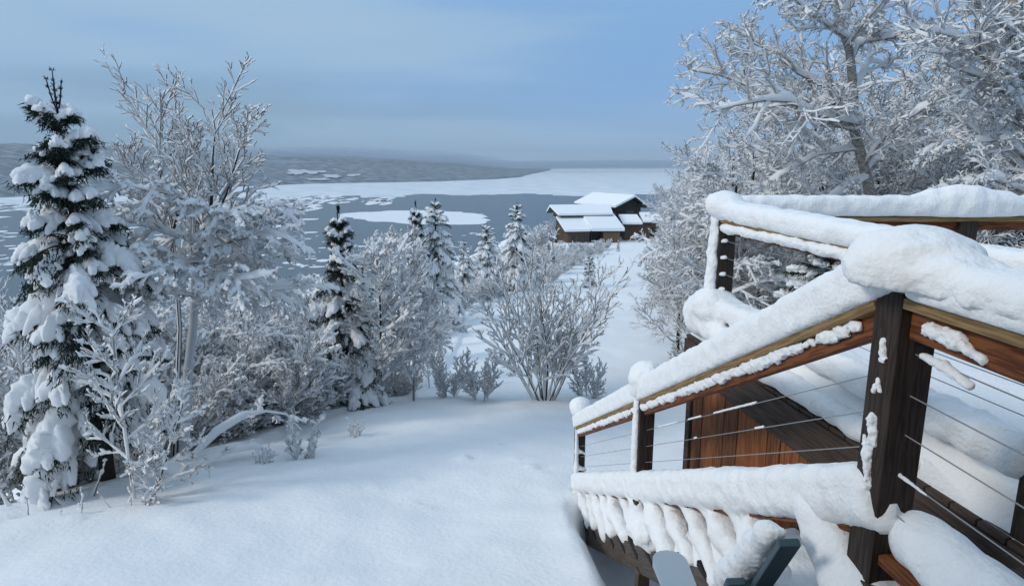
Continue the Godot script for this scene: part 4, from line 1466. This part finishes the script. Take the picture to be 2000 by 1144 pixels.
	limb_path(w, s, PackedVector3Array([Vector3(-4.75, -4.32, -8.9), Vector3(-4.55, -4.12, -9.3), Vector3(-4.3, -4.02, -9.7), Vector3(-4.05, -4.05, -10.0), Vector3(-3.8, -4.18, -10.2), Vector3(-3.6, -4.5, -10.3)]), 0.9, 0.024, 1, FB)
	limb_path(w, s, PackedVector3Array([Vector3(-4.7, -4.4, -8.6), Vector3(-4.3, -4.3, -9.0), Vector3(-4.0, -4.35, -9.3), Vector3(-3.7, -4.6, -9.5)]), 0.7, 0.016, 2, FB)
	o = grown("fallen_branch", w, s, "bark")
	tag(o, "snow-covered branch arched low over the brow between birch and twig clump", "branch")


# ---------------------------------------------------------------- the deck and its railings
const DECK_AT := Vector3(1.66, 0, -5.05)
const DECK_TURN := 0.145

func cable(a: Vector3, b: Vector3, parent: Node, r := 0.0024) -> void:
	var t := Buf.new()
	tube(t, PackedVector3Array([a, b]), PackedFloat32Array([r, r]), 6)
	part("cable", t.mesh(), "cable_steel", parent)


func post(parent: Node, at: Vector3, top: float, bottom: float, wide := 0.137) -> void:
	var p := part("post", bevel_box(Vector3(wide, top - bottom, wide), 0.006), "post_wood", parent, Transform3D(Basis(), Vector3(at.x, (top + bottom) * 0.5, at.z)))
	part("post_cap", bevel_box(Vector3(wide + 0.045, 0.032, wide + 0.045), 0.008), "post_wood", p, Transform3D(Basis(), Vector3(0, (top - bottom) * 0.5 + 0.018, 0)))


func deck() -> void:
	var frame := Transform3D(Basis(UP, DECK_TURN), DECK_AT)
	# --- the deck itself: boards, rim, skirting, snow
	var d := thing("wooden_deck", "raised wooden deck with brown cedar skirting and deep snow on top", "deck", DECK_AT)
	d.rotation.y = DECK_TURN
	for k in 30:
		part("floor_board", bevel_box(Vector3(5.4, 0.03, 0.135), 0.004), "trim_wood", d, Transform3D(Basis(), Vector3(2.60, -1.485, -0.30 + k * 0.142)))
	for k in 2:
		part("rim_board", bevel_box(Vector3(0.036, 0.135, 4.2), 0.005), "trim_wood", d, Transform3D(Basis(), Vector3(-0.085 + 0.012 * k, -1.572 - 0.140 * k, 1.74)))
	part("rim_board", bevel_box(Vector3(5.4, 0.25, 0.036), 0.005), "trim_wood", d, Transform3D(Basis(), Vector3(2.6, -1.64, -0.385)))
	part("corner_board", bevel_box(Vector3(0.09, 2.6, 0.09), 0.006), "trim_wood", d, Transform3D(Basis(), Vector3(-0.02, -3.09, -0.33)))
	var z := -0.27
	var k := 0
	while z < 3.6:
		var wdt: float = [0.185, 0.23, 0.155, 0.21][k % 4]
		part("skirting_board", bevel_box(Vector3(0.024, 2.6, wdt - 0.008), 0.004), "cedar_%d" % [0, 1, 0, 2, 1, 1][k % 6], d, Transform3D(Basis(), Vector3(-0.035 + [0.0, 0.003, -0.002][k % 3], -3.09, z + wdt * 0.5)))
		z += wdt
		k += 1
	part("skirting_back", bevel_box(Vector3(5.2, 2.6, 0.03), 0.004), "cedar_2", d, Transform3D(Basis(), Vector3(2.6, -3.09, -0.36)))
	part("backing", bevel_box(Vector3(0.02, 2.6, 3.9), 0.002), "post_wood", d, Transform3D(Basis(), Vector3(0.0, -3.09, 1.7)))
	# snow on the floor, a soft edge to the left
	var b := Buf.new()
	var nx := 90
	var nz := 90
	for j in nz:
		for i in nx:
			var x := lerpf(-0.07, 5.3, pow(i / (nx - 1.0), 1.6))
			var zz := lerpf(-0.36, 3.95, j / (nz - 1.0))
			var y := -1.20 + 0.03 * land_noise.get_noise_2d(x * 1.3, zz * 1.3 + 30.0) + 0.03 * sin(zz * 1.5)
			y -= 0.16 * exp(-maxf(x + 0.07, 0.0) / 0.08) + 0.1 * exp(-maxf(zz + 0.36, 0.0) / 0.1)
			# lower where the landing is trodden, a drift in the far corner
			y -= 0.13 * smoothstep(2.25, 2.75, zz)
			y += 0.20 * exp(-(pow((x - 2.75) / 1.0, 2.0) + pow((zz - 1.1) / 0.75, 2.0)))
			if i == 0 or j == 0:
				y = -1.468
			b.v.append(Vector3(x, y, zz))
			b.n.append(UP)
	for j in nz - 1:
		for i in nx - 1:
			var p := j * nx + i
			b.quad(p, p + 1, p + nx + 1, p + nx)
	for j in nz:
		for i in nx:
			var p := j * nx + i
			var ex := b.v[p + (1 if i < nx - 1 else 0)] - b.v[p - (1 if i > 0 else 0)]
			var ez := b.v[p + (nx if j < nz - 1 else 0)] - b.v[p - (nx if j > 0 else 0)]
			b.n[p] = ez.cross(ex).normalized()
			if b.n[p].y < 0:
				b.n[p] = -b.n[p]
	part("deck_snow", b.mesh(), "pile_snow", d)

	# --- side railing: corner post, end post, plank, cables, snow
	var s := thing("deck_railing", "side railing of the deck with a corner post plastered white on its left", "railing", DECK_AT)
	s.rotation.y = DECK_TURN
	post(s, Vector3.ZERO, -0.42, -1.5)
	post(s, Vector3(0, 0, 2.80), -0.42, -1.5)
	beam("top_plank", Vector3(0, -0.455, 0.07), Vector3(0, -0.455, 3.4), 0.14, 0.036, "plank_edge", s)
	beam("sub_rail", Vector3(0, -0.518, 0.07), Vector3(0, -0.518, 3.4), 0.038, 0.085, "red_rail", s)
	beam("bottom_rail", Vector3(0, -1.19, 0.07), Vector3(0, -1.19, 2.7), 0.085, 0.036, "red_rail", s)
	for y in [-0.62, -0.75, -0.88, -1.0, -1.11]:
		cable(Vector3(0, y, 0.06), Vector3(0, y, 2.74), s)
		cable(Vector3(0, y, 2.86), Vector3(0, y, 4.6), s)
	part("rail_snow", pile([
		["slab", Vector3(0, -0.382, 0.05), Vector3(0.0, -0.412, 2.1), 0.105, 0.076, 0.065],
		["ball", Vector3(-0.01, -0.34, 0.0), Vector3(0.15, 0.11, 0.15)],
		["slab", Vector3(0, -0.414, 2.0), Vector3(0, -0.414, 3.4), 0.105, 0.064, 0.05]], 0.026, 0.07, 0.016, 7.0, [[Vector3(0, -1, 0), 0.470]]), "pile_snow", s)
	var crumbs := []
	for q in 50:
		crumbs.append(["ball", Vector3(-0.045, -0.505 + rng.randf_range(-0.008, 0.008), 0.1 + q * 0.052), Vector3(0.04, 0.034, 0.05) * rng.randf_range(0.8, 1.2)])
	part("ledge_snow", pile(crumbs, 0.018, 0.03, 0.012, 30.0), "pile_snow", s)
	part("post_snow", pile([
		["cap", Vector3(-0.085, -1.2, 0.03), Vector3(-0.075, -0.45, 0.02), 0.038, 0.026],
		["cap", Vector3(-0.085, -1.2, -0.04), Vector3(-0.075, -0.45, -0.03), 0.038, 0.026]], 0.014, 0.03, 0.016, 10.0), "pile_snow", s)
	part("bottom_snow", pile([
		["slab", Vector3(-0.01, -1.135, 0.0), Vector3(0.0, -1.16, 2.7), 0.10, 0.085, 0.065],
		["ball", Vector3(-0.06, -1.14, 0.02), Vector3(0.17, 0.15, 0.2)],
		["cap", Vector3(-0.08, -1.30, -0.12), Vector3(-0.08, -1.37, 0.9), 0.10, 0.085],
		["cap", Vector3(-0.08, -1.37, 0.9), Vector3(-0.06, -1.41, 2.2), 0.085, 0.06],
		["ball", Vector3(-0.07, -1.25, -0.16), Vector3(0.14, 0.18, 0.18)]], 0.026, 0.05, 0.02, 6.0), "pile_snow", s)
	for y in [-0.62, -0.75, -0.88, -1.0]:
		part("cable_snow", pile([["cap", Vector3(-0.075, y - 0.005, 0.02), Vector3(-0.02, y + 0.01, 0.085), 0.012, 0.016]], 0.006, 0.01, 0.004, 40.0), "pile_snow", s)
	var drops := Buf.new()
	for q in [[-0.62, 2.95], [-0.62, 3.25], [-0.75, 3.05], [-0.88, 3.2], [-0.75, 3.45]]:
		var o := drops.v.size()
		var c := Vector3(0, q[0] - 0.008, q[1])
		for ax in [Vector3(0.008, 0.004, 0), Vector3(0, 0.004, 0.010), Vector3(-0.008, 0.004, 0), Vector3(0, 0.004, -0.010), Vector3(0, -0.014, 0), Vector3(0, 0.010, 0)]:
			drops.v.append(c + ax)
			drops.n.append(ax.normalized())
		for e in 4:
			drops.tri(o + e, o + (e + 1) % 4, o + 4)
			drops.tri(o + e, o + (e + 1) % 4, o + 5)
	part("ice_drop", drops.mesh(), "window_glass", s)

	# --- back railing, running right from the corner
	var r := thing("deck_railing", "back railing of the deck under a long level roll of snow", "railing", DECK_AT)
	post(r, Vector3(1.87, 0, 0), -0.42, -1.5)
	beam("top_plank", Vector3(0.07, -0.448, 0), Vector3(4.6, -0.448, 0), 0.14, 0.036, "plank_edge", r)
	beam("sub_rail", Vector3(0.07, -0.502, 0.0), Vector3(4.6, -0.502, 0.0), 0.038, 0.068, "red_rail", r)
	for y in [-0.595, -0.72, -0.85, -0.98, -1.1]:
		cable(Vector3(0.06, y, 0), Vector3(4.6, y, 0), r)
	var turned := Transform3D(Basis(UP, PI / 2), Vector3.ZERO)
	# laid out along z like the others, then turned to run along x
	part("rail_snow", pile([
		["slab", Vector3(0, -0.352, 0.0), Vector3(0, -0.352, 4.6), 0.105, 0.082, 0.07],
		["ball", Vector3(0, -0.33, 1.84), Vector3(0.15, 0.14, 0.19)],
		["cap", Vector3(0, -0.33, 1.6), Vector3(0, -0.335, 2.1), 0.10, 0.10]], 0.028, 0.09, 0.018, 7.0, [[Vector3(0, -1, 0), 0.430]]), "pile_snow", r, turned)


# ---------------------------------------------------------------- stairs and the railing that follows them
const STAIR_AT := Vector3(1.33, 0, -2.12)
const STAIR_TURN := 0.0858
const FALL := 0.517

func down(v: float, w: float, u := 0.0) -> Vector3:
	# a point beside the stairs: height v at the top post, w metres down the flight, u to the right
	return Vector3(u, v - FALL * w, -w)


func stairs_and_railing() -> void:
	var s := thing("stair_railing", "cable railing from the thick near post down beside the snowy stairs", "railing", STAIR_AT)
	s.rotation.y = STAIR_TURN
	var wb := 2.85
	var wc := 5.52
	post(s, Vector3(0, 0, 0), -0.425, -1.95)
	post(s, Vector3(0, 0, -wb), -0.36 - FALL * wb, -1.6 - FALL * wb, 0.125)
	post(s, Vector3(0, 0, -wc), -0.30 - FALL * wc, -1.7 - FALL * wc, 0.12)
	for seg in [[0.07, wb - 0.065], [wb + 0.065, wc - 0.06]]:
		beam("top_plank", down(-0.455, seg[0]), down(-0.455, seg[1]), 0.14, 0.037, "plank_edge", s)
		beam("sub_rail", down(-0.520, seg[0], -0.01), down(-0.520, seg[1], -0.01), 0.05, 0.088, "red_rail", s)
		beam("bottom_rail", down(-1.300, seg[0]), down(-1.300, seg[1]), 0.09, 0.04, "red_rail", s)
		for v in [-0.70, -0.84, -0.98, -1.12]:
			cable(down(v, seg[0]), down(v, seg[1]), s)
	# level stretch towards the house
	beam("top_plank", Vector3(0, -0.455, 0.07), Vector3(0, -0.455, 1.7), 0.14, 0.037, "plank_edge", s)
	beam("sub_rail", Vector3(-0.01, -0.525, 0.07), Vector3(-0.01, -0.525, 1.7), 0.05, 0.10, "red_rail", s)
	beam("bottom_rail", Vector3(0, -1.38, 0.07), Vector3(0, -1.38, 1.7), 0.09, 0.04, "red_rail", s)
	for y in [-0.63, -0.775, -0.915, -1.065, -1.21]:
		cable(Vector3(0, y, 0.06), Vector3(0, y, 1.75), s)

	# rolls of snow on the planks
	part("rail_snow", pile([
		["slab", down(-0.352, 0.05), down(-0.350, wb - 0.02), 0.098, 0.10, 0.07]], 0.022, 0.05, 0.014, 8.0, [[Vector3(0, -1, FALL).normalized(), 0.437 / sqrt(1 + FALL * FALL)]]), "pile_snow", s)
	part("rail_snow", pile([
		["slab", down(-0.355, wb + 0.03), down(-0.36, wc), 0.098, 0.095, 0.07]], 0.024, 0.05, 0.014, 8.0, [[Vector3(0, -1, FALL).normalized(), 0.437 / sqrt(1 + FALL * FALL)]]), "pile_snow", s)
	part("rail_snow", pile([
		["slab", Vector3(0.0, -0.375, 0.1), Vector3(0.0, -0.372, 1.7), 0.108, 0.080, 0.07],
		["ball", Vector3(0.0, -0.342, 0.03), Vector3(0.185, 0.115, 0.17)],
		["ball", Vector3(-0.04, -0.345, 0.0), Vector3(0.155, 0.105, 0.14)]], 0.018, 0.10, 0.014, 7.0, [[Vector3(0, -1, 0), 0.400]]), "pile_snow", s)
	part("rail_snow", pile([
		["slab", Vector3(0.0, -0.38, 0.12), Vector3(0.0, -0.375, 1.7), 0.10, 0.075, 0.05]], 0.02, 0.05, 0.012, 9.0, [[Vector3(0, -1, 0), 0.437]]), "pile_snow", s)
	part("post_top_snow", pile([["ball", down(-0.235, wb), Vector3(0.145, 0.13, 0.145)], ["cap", down(-0.36, wb, -0.07), down(-0.27, wb, -0.03), 0.06, 0.09]], 0.018, 0.06, 0.012, 9.0), "pile_snow", s)
	part("post_top_snow", pile([["ball", down(-0.17, wc), Vector3(0.14, 0.13, 0.14)]], 0.02, 0.06, 0.012, 9.0), "pile_snow", s)
	# snow plastered on the weather side of the two lower posts
	part("post_snow", pile([["cap", down(-1.2, wb, -0.066), down(-0.42, wb, -0.066), 0.034, 0.026], ["cap", down(-1.2, wb, -0.064) + Vector3(0, 0, -0.04), down(-0.42, wb, -0.064) + Vector3(0, 0, -0.04), 0.032, 0.024]], 0.014, 0.03, 0.01, 14.0), "pile_snow", s)
	part("post_snow", pile([["cap", down(-1.3, wc, -0.05) + Vector3(0, 0, 0.06), down(-0.36, wc, -0.05) + Vector3(0, 0, 0.055), 0.035, 0.02], ["cap", down(-1.2, wc, -0.04) + Vector3(0, 0, 0.06), down(-1.1, wc, 0.05) + Vector3(0, 0, 0.075), 0.03, 0.02], ["cap", down(-0.95, wc, -0.04) + Vector3(0, 0, 0.06), down(-0.98, wc, 0.06) + Vector3(0, 0, 0.075), 0.035, 0.02], ["cap", down(-0.72, wc, -0.04) + Vector3(0, 0, 0.06), down(-0.76, wc, 0.05) + Vector3(0, 0, 0.07), 0.028, 0.018]], 0.014, 0.03, 0.008, 14.0), "pile_snow", s)
	# crumbs of snow caught on the ledge of the sub rail
	for seg in [[0.12, wb - 0.08], [wb + 0.1, wc - 0.1]]:
		var crumbs := []
		var w: float = seg[0]
		while w < seg[1]:
			if w > 0.75 or rng.randf() < 0.62:
				crumbs.append(["ball", down(-0.500 + rng.randf_range(-0.008, 0.010), w, -0.045), Vector3(0.016, 0.019, 0.036) * rng.randf_range(0.6, 1.4)])
			w += rng.randf_range(0.012, 0.042)
		part("ledge_snow", pile(crumbs, 0.010, 0.022, 0.010, 30.0), "pile_snow", s)
	part("ledge_snow", pile([["cap", Vector3(-0.045, -0.515, 0.17), Vector3(-0.045, -0.52, 0.28), 0.022, 0.026], ["cap", Vector3(-0.045, -0.52, 0.28), Vector3(-0.042, -0.55, 0.38), 0.022, 0.012]], 0.008, 0.02, 0.012, 34.0), "pile_snow", s)
	# patches stuck to the thick near post
	var x := -0.069
	part("post_snow", pile([["cap", Vector3(x, -0.60, 0.0), Vector3(x, -0.635, 0.006), 0.011, 0.014], ["ball", Vector3(x, -0.66, 0.008), Vector3(0.010, 0.018, 0.018)]], 0.005, 0.01, 0.006, 50.0), "pile_snow", s)
	part("post_snow", pile([["cap", Vector3(x, -0.74, -0.004), Vector3(x, -0.775, 0.014), 0.007, 0.009], ["cap", Vector3(x, -0.745, -0.004), Vector3(x, -0.785, -0.018), 0.007, 0.011]], 0.005, 0.008, 0.005, 50.0), "pile_snow", s)
	part("post_snow", pile([["cap", Vector3(x, -0.885, -0.006), Vector3(x, -0.93, 0.008), 0.022, 0.016], ["cap", Vector3(x, -0.93, 0.008), Vector3(x, -0.965, 0.020), 0.016, 0.012], ["cap", Vector3(x, -0.95, 0.0), Vector3(x, -1.02, -0.01), 0.013, 0.014], ["cap", Vector3(x, -0.965, -0.04), Vector3(x, -1.03, -0.015), 0.009, 0.013], ["cap", Vector3(x, -1.02, -0.008), Vector3(x, -1.13, 0.012), 0.018, 0.015]], 0.006, 0.014, 0.008, 40.0), "pile_snow", s)
	part("post_snow", pile([["cap", Vector3(x, -1.235, -0.03), Vector3(x, -1.25, 0.0), 0.014, 0.010]], 0.006, 0.01, 0.006, 50.0), "pile_snow", s)
	# clinging to the cables
	part("cable_snow", pile([["cap", Vector3(0, -0.625, 0.10), Vector3(0, -0.63, 0.20), 0.012, 0.017], ["cap", Vector3(0, -0.63, 0.20), Vector3(0, -0.655, 0.30), 0.017, 0.015]], 0.006, 0.015, 0.005, 30.0), "pile_snow", s)
	part("cable_snow", pile([["cap", Vector3(0, -1.062, 0.04), Vector3(0, -1.066, 0.2), 0.008, 0.004]], 0.004, 0.01, 0.003, 40.0), "pile_snow", s)
	for q in [[-0.70, 1.0, 1.5], [-0.70, 1.7, 1.9], [-0.84, 0.9, 0.98], [-0.84, 1.75, 1.78], [-0.70, 2.1, 2.5]]:
		part("cable_snow", pile([["cap", down(q[0] + 0.005, q[1]), down(q[0] + 0.005, q[2]), 0.0065, 0.0055]], 0.004, 0.01, 0.004, 60.0), "pile_snow", s)

	# --- the stairs
	var t := thing("staircase", "wooden stairs buried in snow that hangs in ribs over each tread", "stairs", STAIR_AT)
	t.rotation.y = STAIR_TURN
	var run := 0.388
	var heaps := []
	var bumps := []
	for k in 12:
		var w := 0.66 + k * run
		var p := down(-1.735, w)
		part("tread", bevel_box(Vector3(0.72, 0.045, 0.30), 0.006), "tread_wood", t, Transform3D(Basis(), p + Vector3(0.32, 0, 0.06)))
		bumps.append(["slab", p + Vector3(0.33, 0.10, 0.21), p + Vector3(0.33, 0.10, -0.10), 0.33, 0.09, 0.06])
		# the rib: from under the rail's snow, back and down over the end of the tread
		var fat := rng.randf_range(0.72, 1.25)
		var slip := rng.randf_range(-0.05, 0.06)
		var a := p + Vector3(rng.randf_range(-0.02, 0.02), 0.10 - maxf(slip, 0.0), 0.13 + slip)
		var m := p + Vector3(rng.randf_range(-0.03, 0.03), 0.17 + rng.randf_range(-0.03, 0.02), -0.18 + slip)
		var c := p + Vector3(0.03, 0.22, -0.46)
		heaps.append(["cap", a, m, 0.070 * fat, 0.084 * fat])
		heaps.append(["cap", m, c, 0.088 * fat, 0.072])
		if k == 5:
			heaps.append(["ball", p + Vector3(-0.03, 0.16, -0.04), Vector3(0.14, 0.13, 0.20)])
	for seg in [[0.02, wb - 0.08], [wb + 0.02, wc - 0.02]]:
		heaps.append(["slab", down(-1.175, seg[0], -0.01), down(-1.185, seg[1], -0.01), 0.098, 0.102, 0.07])
	part("stair_snow", pile(heaps, 0.022, 0.055, 0.016, 8.0), "pile_snow", t)
	part("tread_snow", pile(bumps, 0.04, 0.05, 0.016, 7.0), "pile_snow", t)
	beam("stringer", down(-1.86, 0.2, -0.01), down(-1.86, wc + 0.3, -0.01), 0.045, 0.22, "stringer_wood", t)
	beam("stringer", down(-1.86, 0.2, 0.66), down(-1.86, wc + 0.3, 0.66), 0.045, 0.22, "stringer_wood", t)
	part("support_post", bevel_box(Vector3(0.10, 3.0, 0.10), 0.006), "stringer_wood", t, Transform3D(Basis(), down(-1.95, 2.72) + Vector3(-0.005, -1.5, 0)))
	part("landing_snow", pile([
		["cap", Vector3(-0.03, -1.42, -0.34), Vector3(-0.02, -1.62, 0.02), 0.10, 0.13],
		["cap", Vector3(-0.02, -1.62, 0.02), Vector3(0.02, -1.78, 0.40), 0.13, 0.16],
		["ball", Vector3(0.3, -1.62, 0.1), Vector3(0.3, 0.2, 0.4)]], 0.03, 0.08, 0.02, 7.0), "pile_snow", t)
	part("rail_foot_snow", pile([
		["cap", Vector3(0.07, -1.285, 0.12), Vector3(0.03, -1.30, 0.7), 0.105, 0.12],
		["cap", Vector3(0.03, -1.30, 0.7), Vector3(0.03, -1.32, 1.6), 0.12, 0.12]], 0.024, 0.06, 0.016, 9.0), "pile_snow", t)
	# the landing that joins stairs and deck
	for q in 5:
		part("landing_board", bevel_box(Vector3(1.0, 0.03, 0.135), 0.004), "trim_wood", t, Transform3D(Basis(), Vector3(0.42, -1.495, 0.10 + q * 0.142)))
	part("landing_rim", bevel_box(Vector3(1.0, 0.24, 0.04), 0.005), "trim_wood", t, Transform3D(Basis(), Vector3(0.42, -1.63, 0.0)))


# ---------------------------------------------------------------- two garden chairs below the window
func slat(a: Vector3, b: Vector3, w: float, thick: float, face: Vector3, material: String, parent: Node, called: String) -> void:
	var z := (b - a).normalized()
	var y := (face - z * face.dot(z)).normalized()
	part(called, bevel_box(Vector3(w, thick, a.distance_to(b)), 0.006), material, parent, Transform3D(Basis(y.cross(z), y, z), (a + b) * 0.5))


func paddle(length: float, wide: float, thick: float) -> ArrayMesh:
	# an arm board with a rounded far end, lying along -z
	var pts := [Vector3(-wide * 0.38, 0, 0), Vector3(wide * 0.38, 0, 0)]
	for k in 9:
		var a := PI * k / 8.0
		pts.append(Vector3(cos(a) * wide * 0.5, 0, -length + wide * 0.5 - sin(a) * wide * 0.5))
	return prism(pts, Vector3(0, -thick, 0), Vector3.ZERO)


func chairs() -> void:
	# a small platform below the lower edge of the view
	var pl := thing("platform", "low wooden platform under the garden chair", "platform", Vector3(0.95, -2.44, -2.55))
	for k in 8:
		part("floor_board", bevel_box(Vector3(1.1, 0.03, 0.135), 0.004), "trim_wood", pl, Transform3D(Basis(), Vector3(0, 0, -0.48 + k * 0.142)))
	for sx in [-0.5, 0.5]:
		part("bearer", bevel_box(Vector3(0.1, 1.6, 0.9), 0.005), "trim_wood", pl, Transform3D(Basis(), Vector3(sx, -0.82, 0)))
	# the chair looks out over the lake, its back leaning towards the house
	var c := thing("garden_chair", "slate-blue garden chair, snow heaped against its leaning back, one pale rounded arm", "chair", Vector3(0.99, -2.42, -2.70))
	for k in 2:
		var x := 0.085 - k * 0.088
		slat(Vector3(x, 0.36, 0.06), Vector3(x - 0.055, 1.045 - 0.34 * k, 0.56 - 0.25 * k), 0.080, 0.034, Vector3(0, -0.6, 0.8), "chair_plastic", c, "back_slat")
	slat(Vector3(-0.06, 0.60, 0.262), Vector3(0.10, 0.60, 0.262), 0.06, 0.028, Vector3(0, 0.6, -0.8), "chair_plastic", c, "back_rail")
	for k in 4:
		var zz := 0.10 - k * 0.10
		slat(Vector3(-0.20, 0.20 + k * 0.012, zz), Vector3(0.24, 0.20 + k * 0.012, zz), 0.090, 0.026, UP, "chair_plastic", c, "seat_slat")
	var arm := part("arm", paddle(0.62, 0.17, 0.035), "pale_plastic", c, Transform3D(Basis(), Vector3(-0.205, 0.475, 0.36)))
	arm.set_meta("label", "pale frosted arm with a rounded end")
	part("bracket", pile([["cap", Vector3(-0.03, -0.05, -0.50), Vector3(-0.03, -0.16, -0.30), 0.028, 0.03], ["cap", Vector3(0.03, -0.05, -0.52), Vector3(0.03, -0.18, -0.32), 0.022, 0.03]], 0.012, 0.03, 0.001, 5.0), "pale_plastic", arm)
	part("arm", paddle(0.66, 0.12, 0.035), "chair_plastic", c, Transform3D(Basis(), Vector3(0.27, 0.475, 0.36)))
	for sx in [-0.20, 0.25]:
		slat(Vector3(sx, 0.0, -0.20), Vector3(sx, 0.42, -0.20), 0.09, 0.03, Vector3(1, 0, 0), "chair_plastic", c, "leg")
		slat(Vector3(sx, 0.38, -0.34), Vector3(sx, 0.02, 0.42), 0.10, 0.03, Vector3(1, 0, 0), "chair_plastic", c, "leg")
	part("chair_snow", pile([
		["cap", Vector3(-0.005, 1.00, 0.44), Vector3(0.03, 0.84, 0.28), 0.042, 0.06],
		["cap", Vector3(0.03, 0.84, 0.28), Vector3(0.05, 0.50, 0.0), 0.06, 0.09],
		["cap", Vector3(0.03, 1.035, 0.48), Vector3(-0.005, 1.02, 0.45), 0.022, 0.034]], 0.014, 0.05, 0.012, 12.0), "pile_snow", c)
	# the house the view is taken from: it shades what faces it
	var hw := thing("house_front", "dark wooden house front behind the deck railings", "house", Vector3(0, 0, 0.45))
	box_at("wall", Vector3(-6.0, -5.0, 0), Vector3(7.0, 1.5, 0.25), "brown_siding", hw)
	box_at("eave", Vector3(-6.3, 1.503, -0.25), Vector3(7.3, 1.65, 0.8), "dark_siding", hw)
	box_at("eave_snow", Vector3(-6.3, 1.653, -0.27), Vector3(7.3, 1.95, 0.8), "pile_snow", hw)
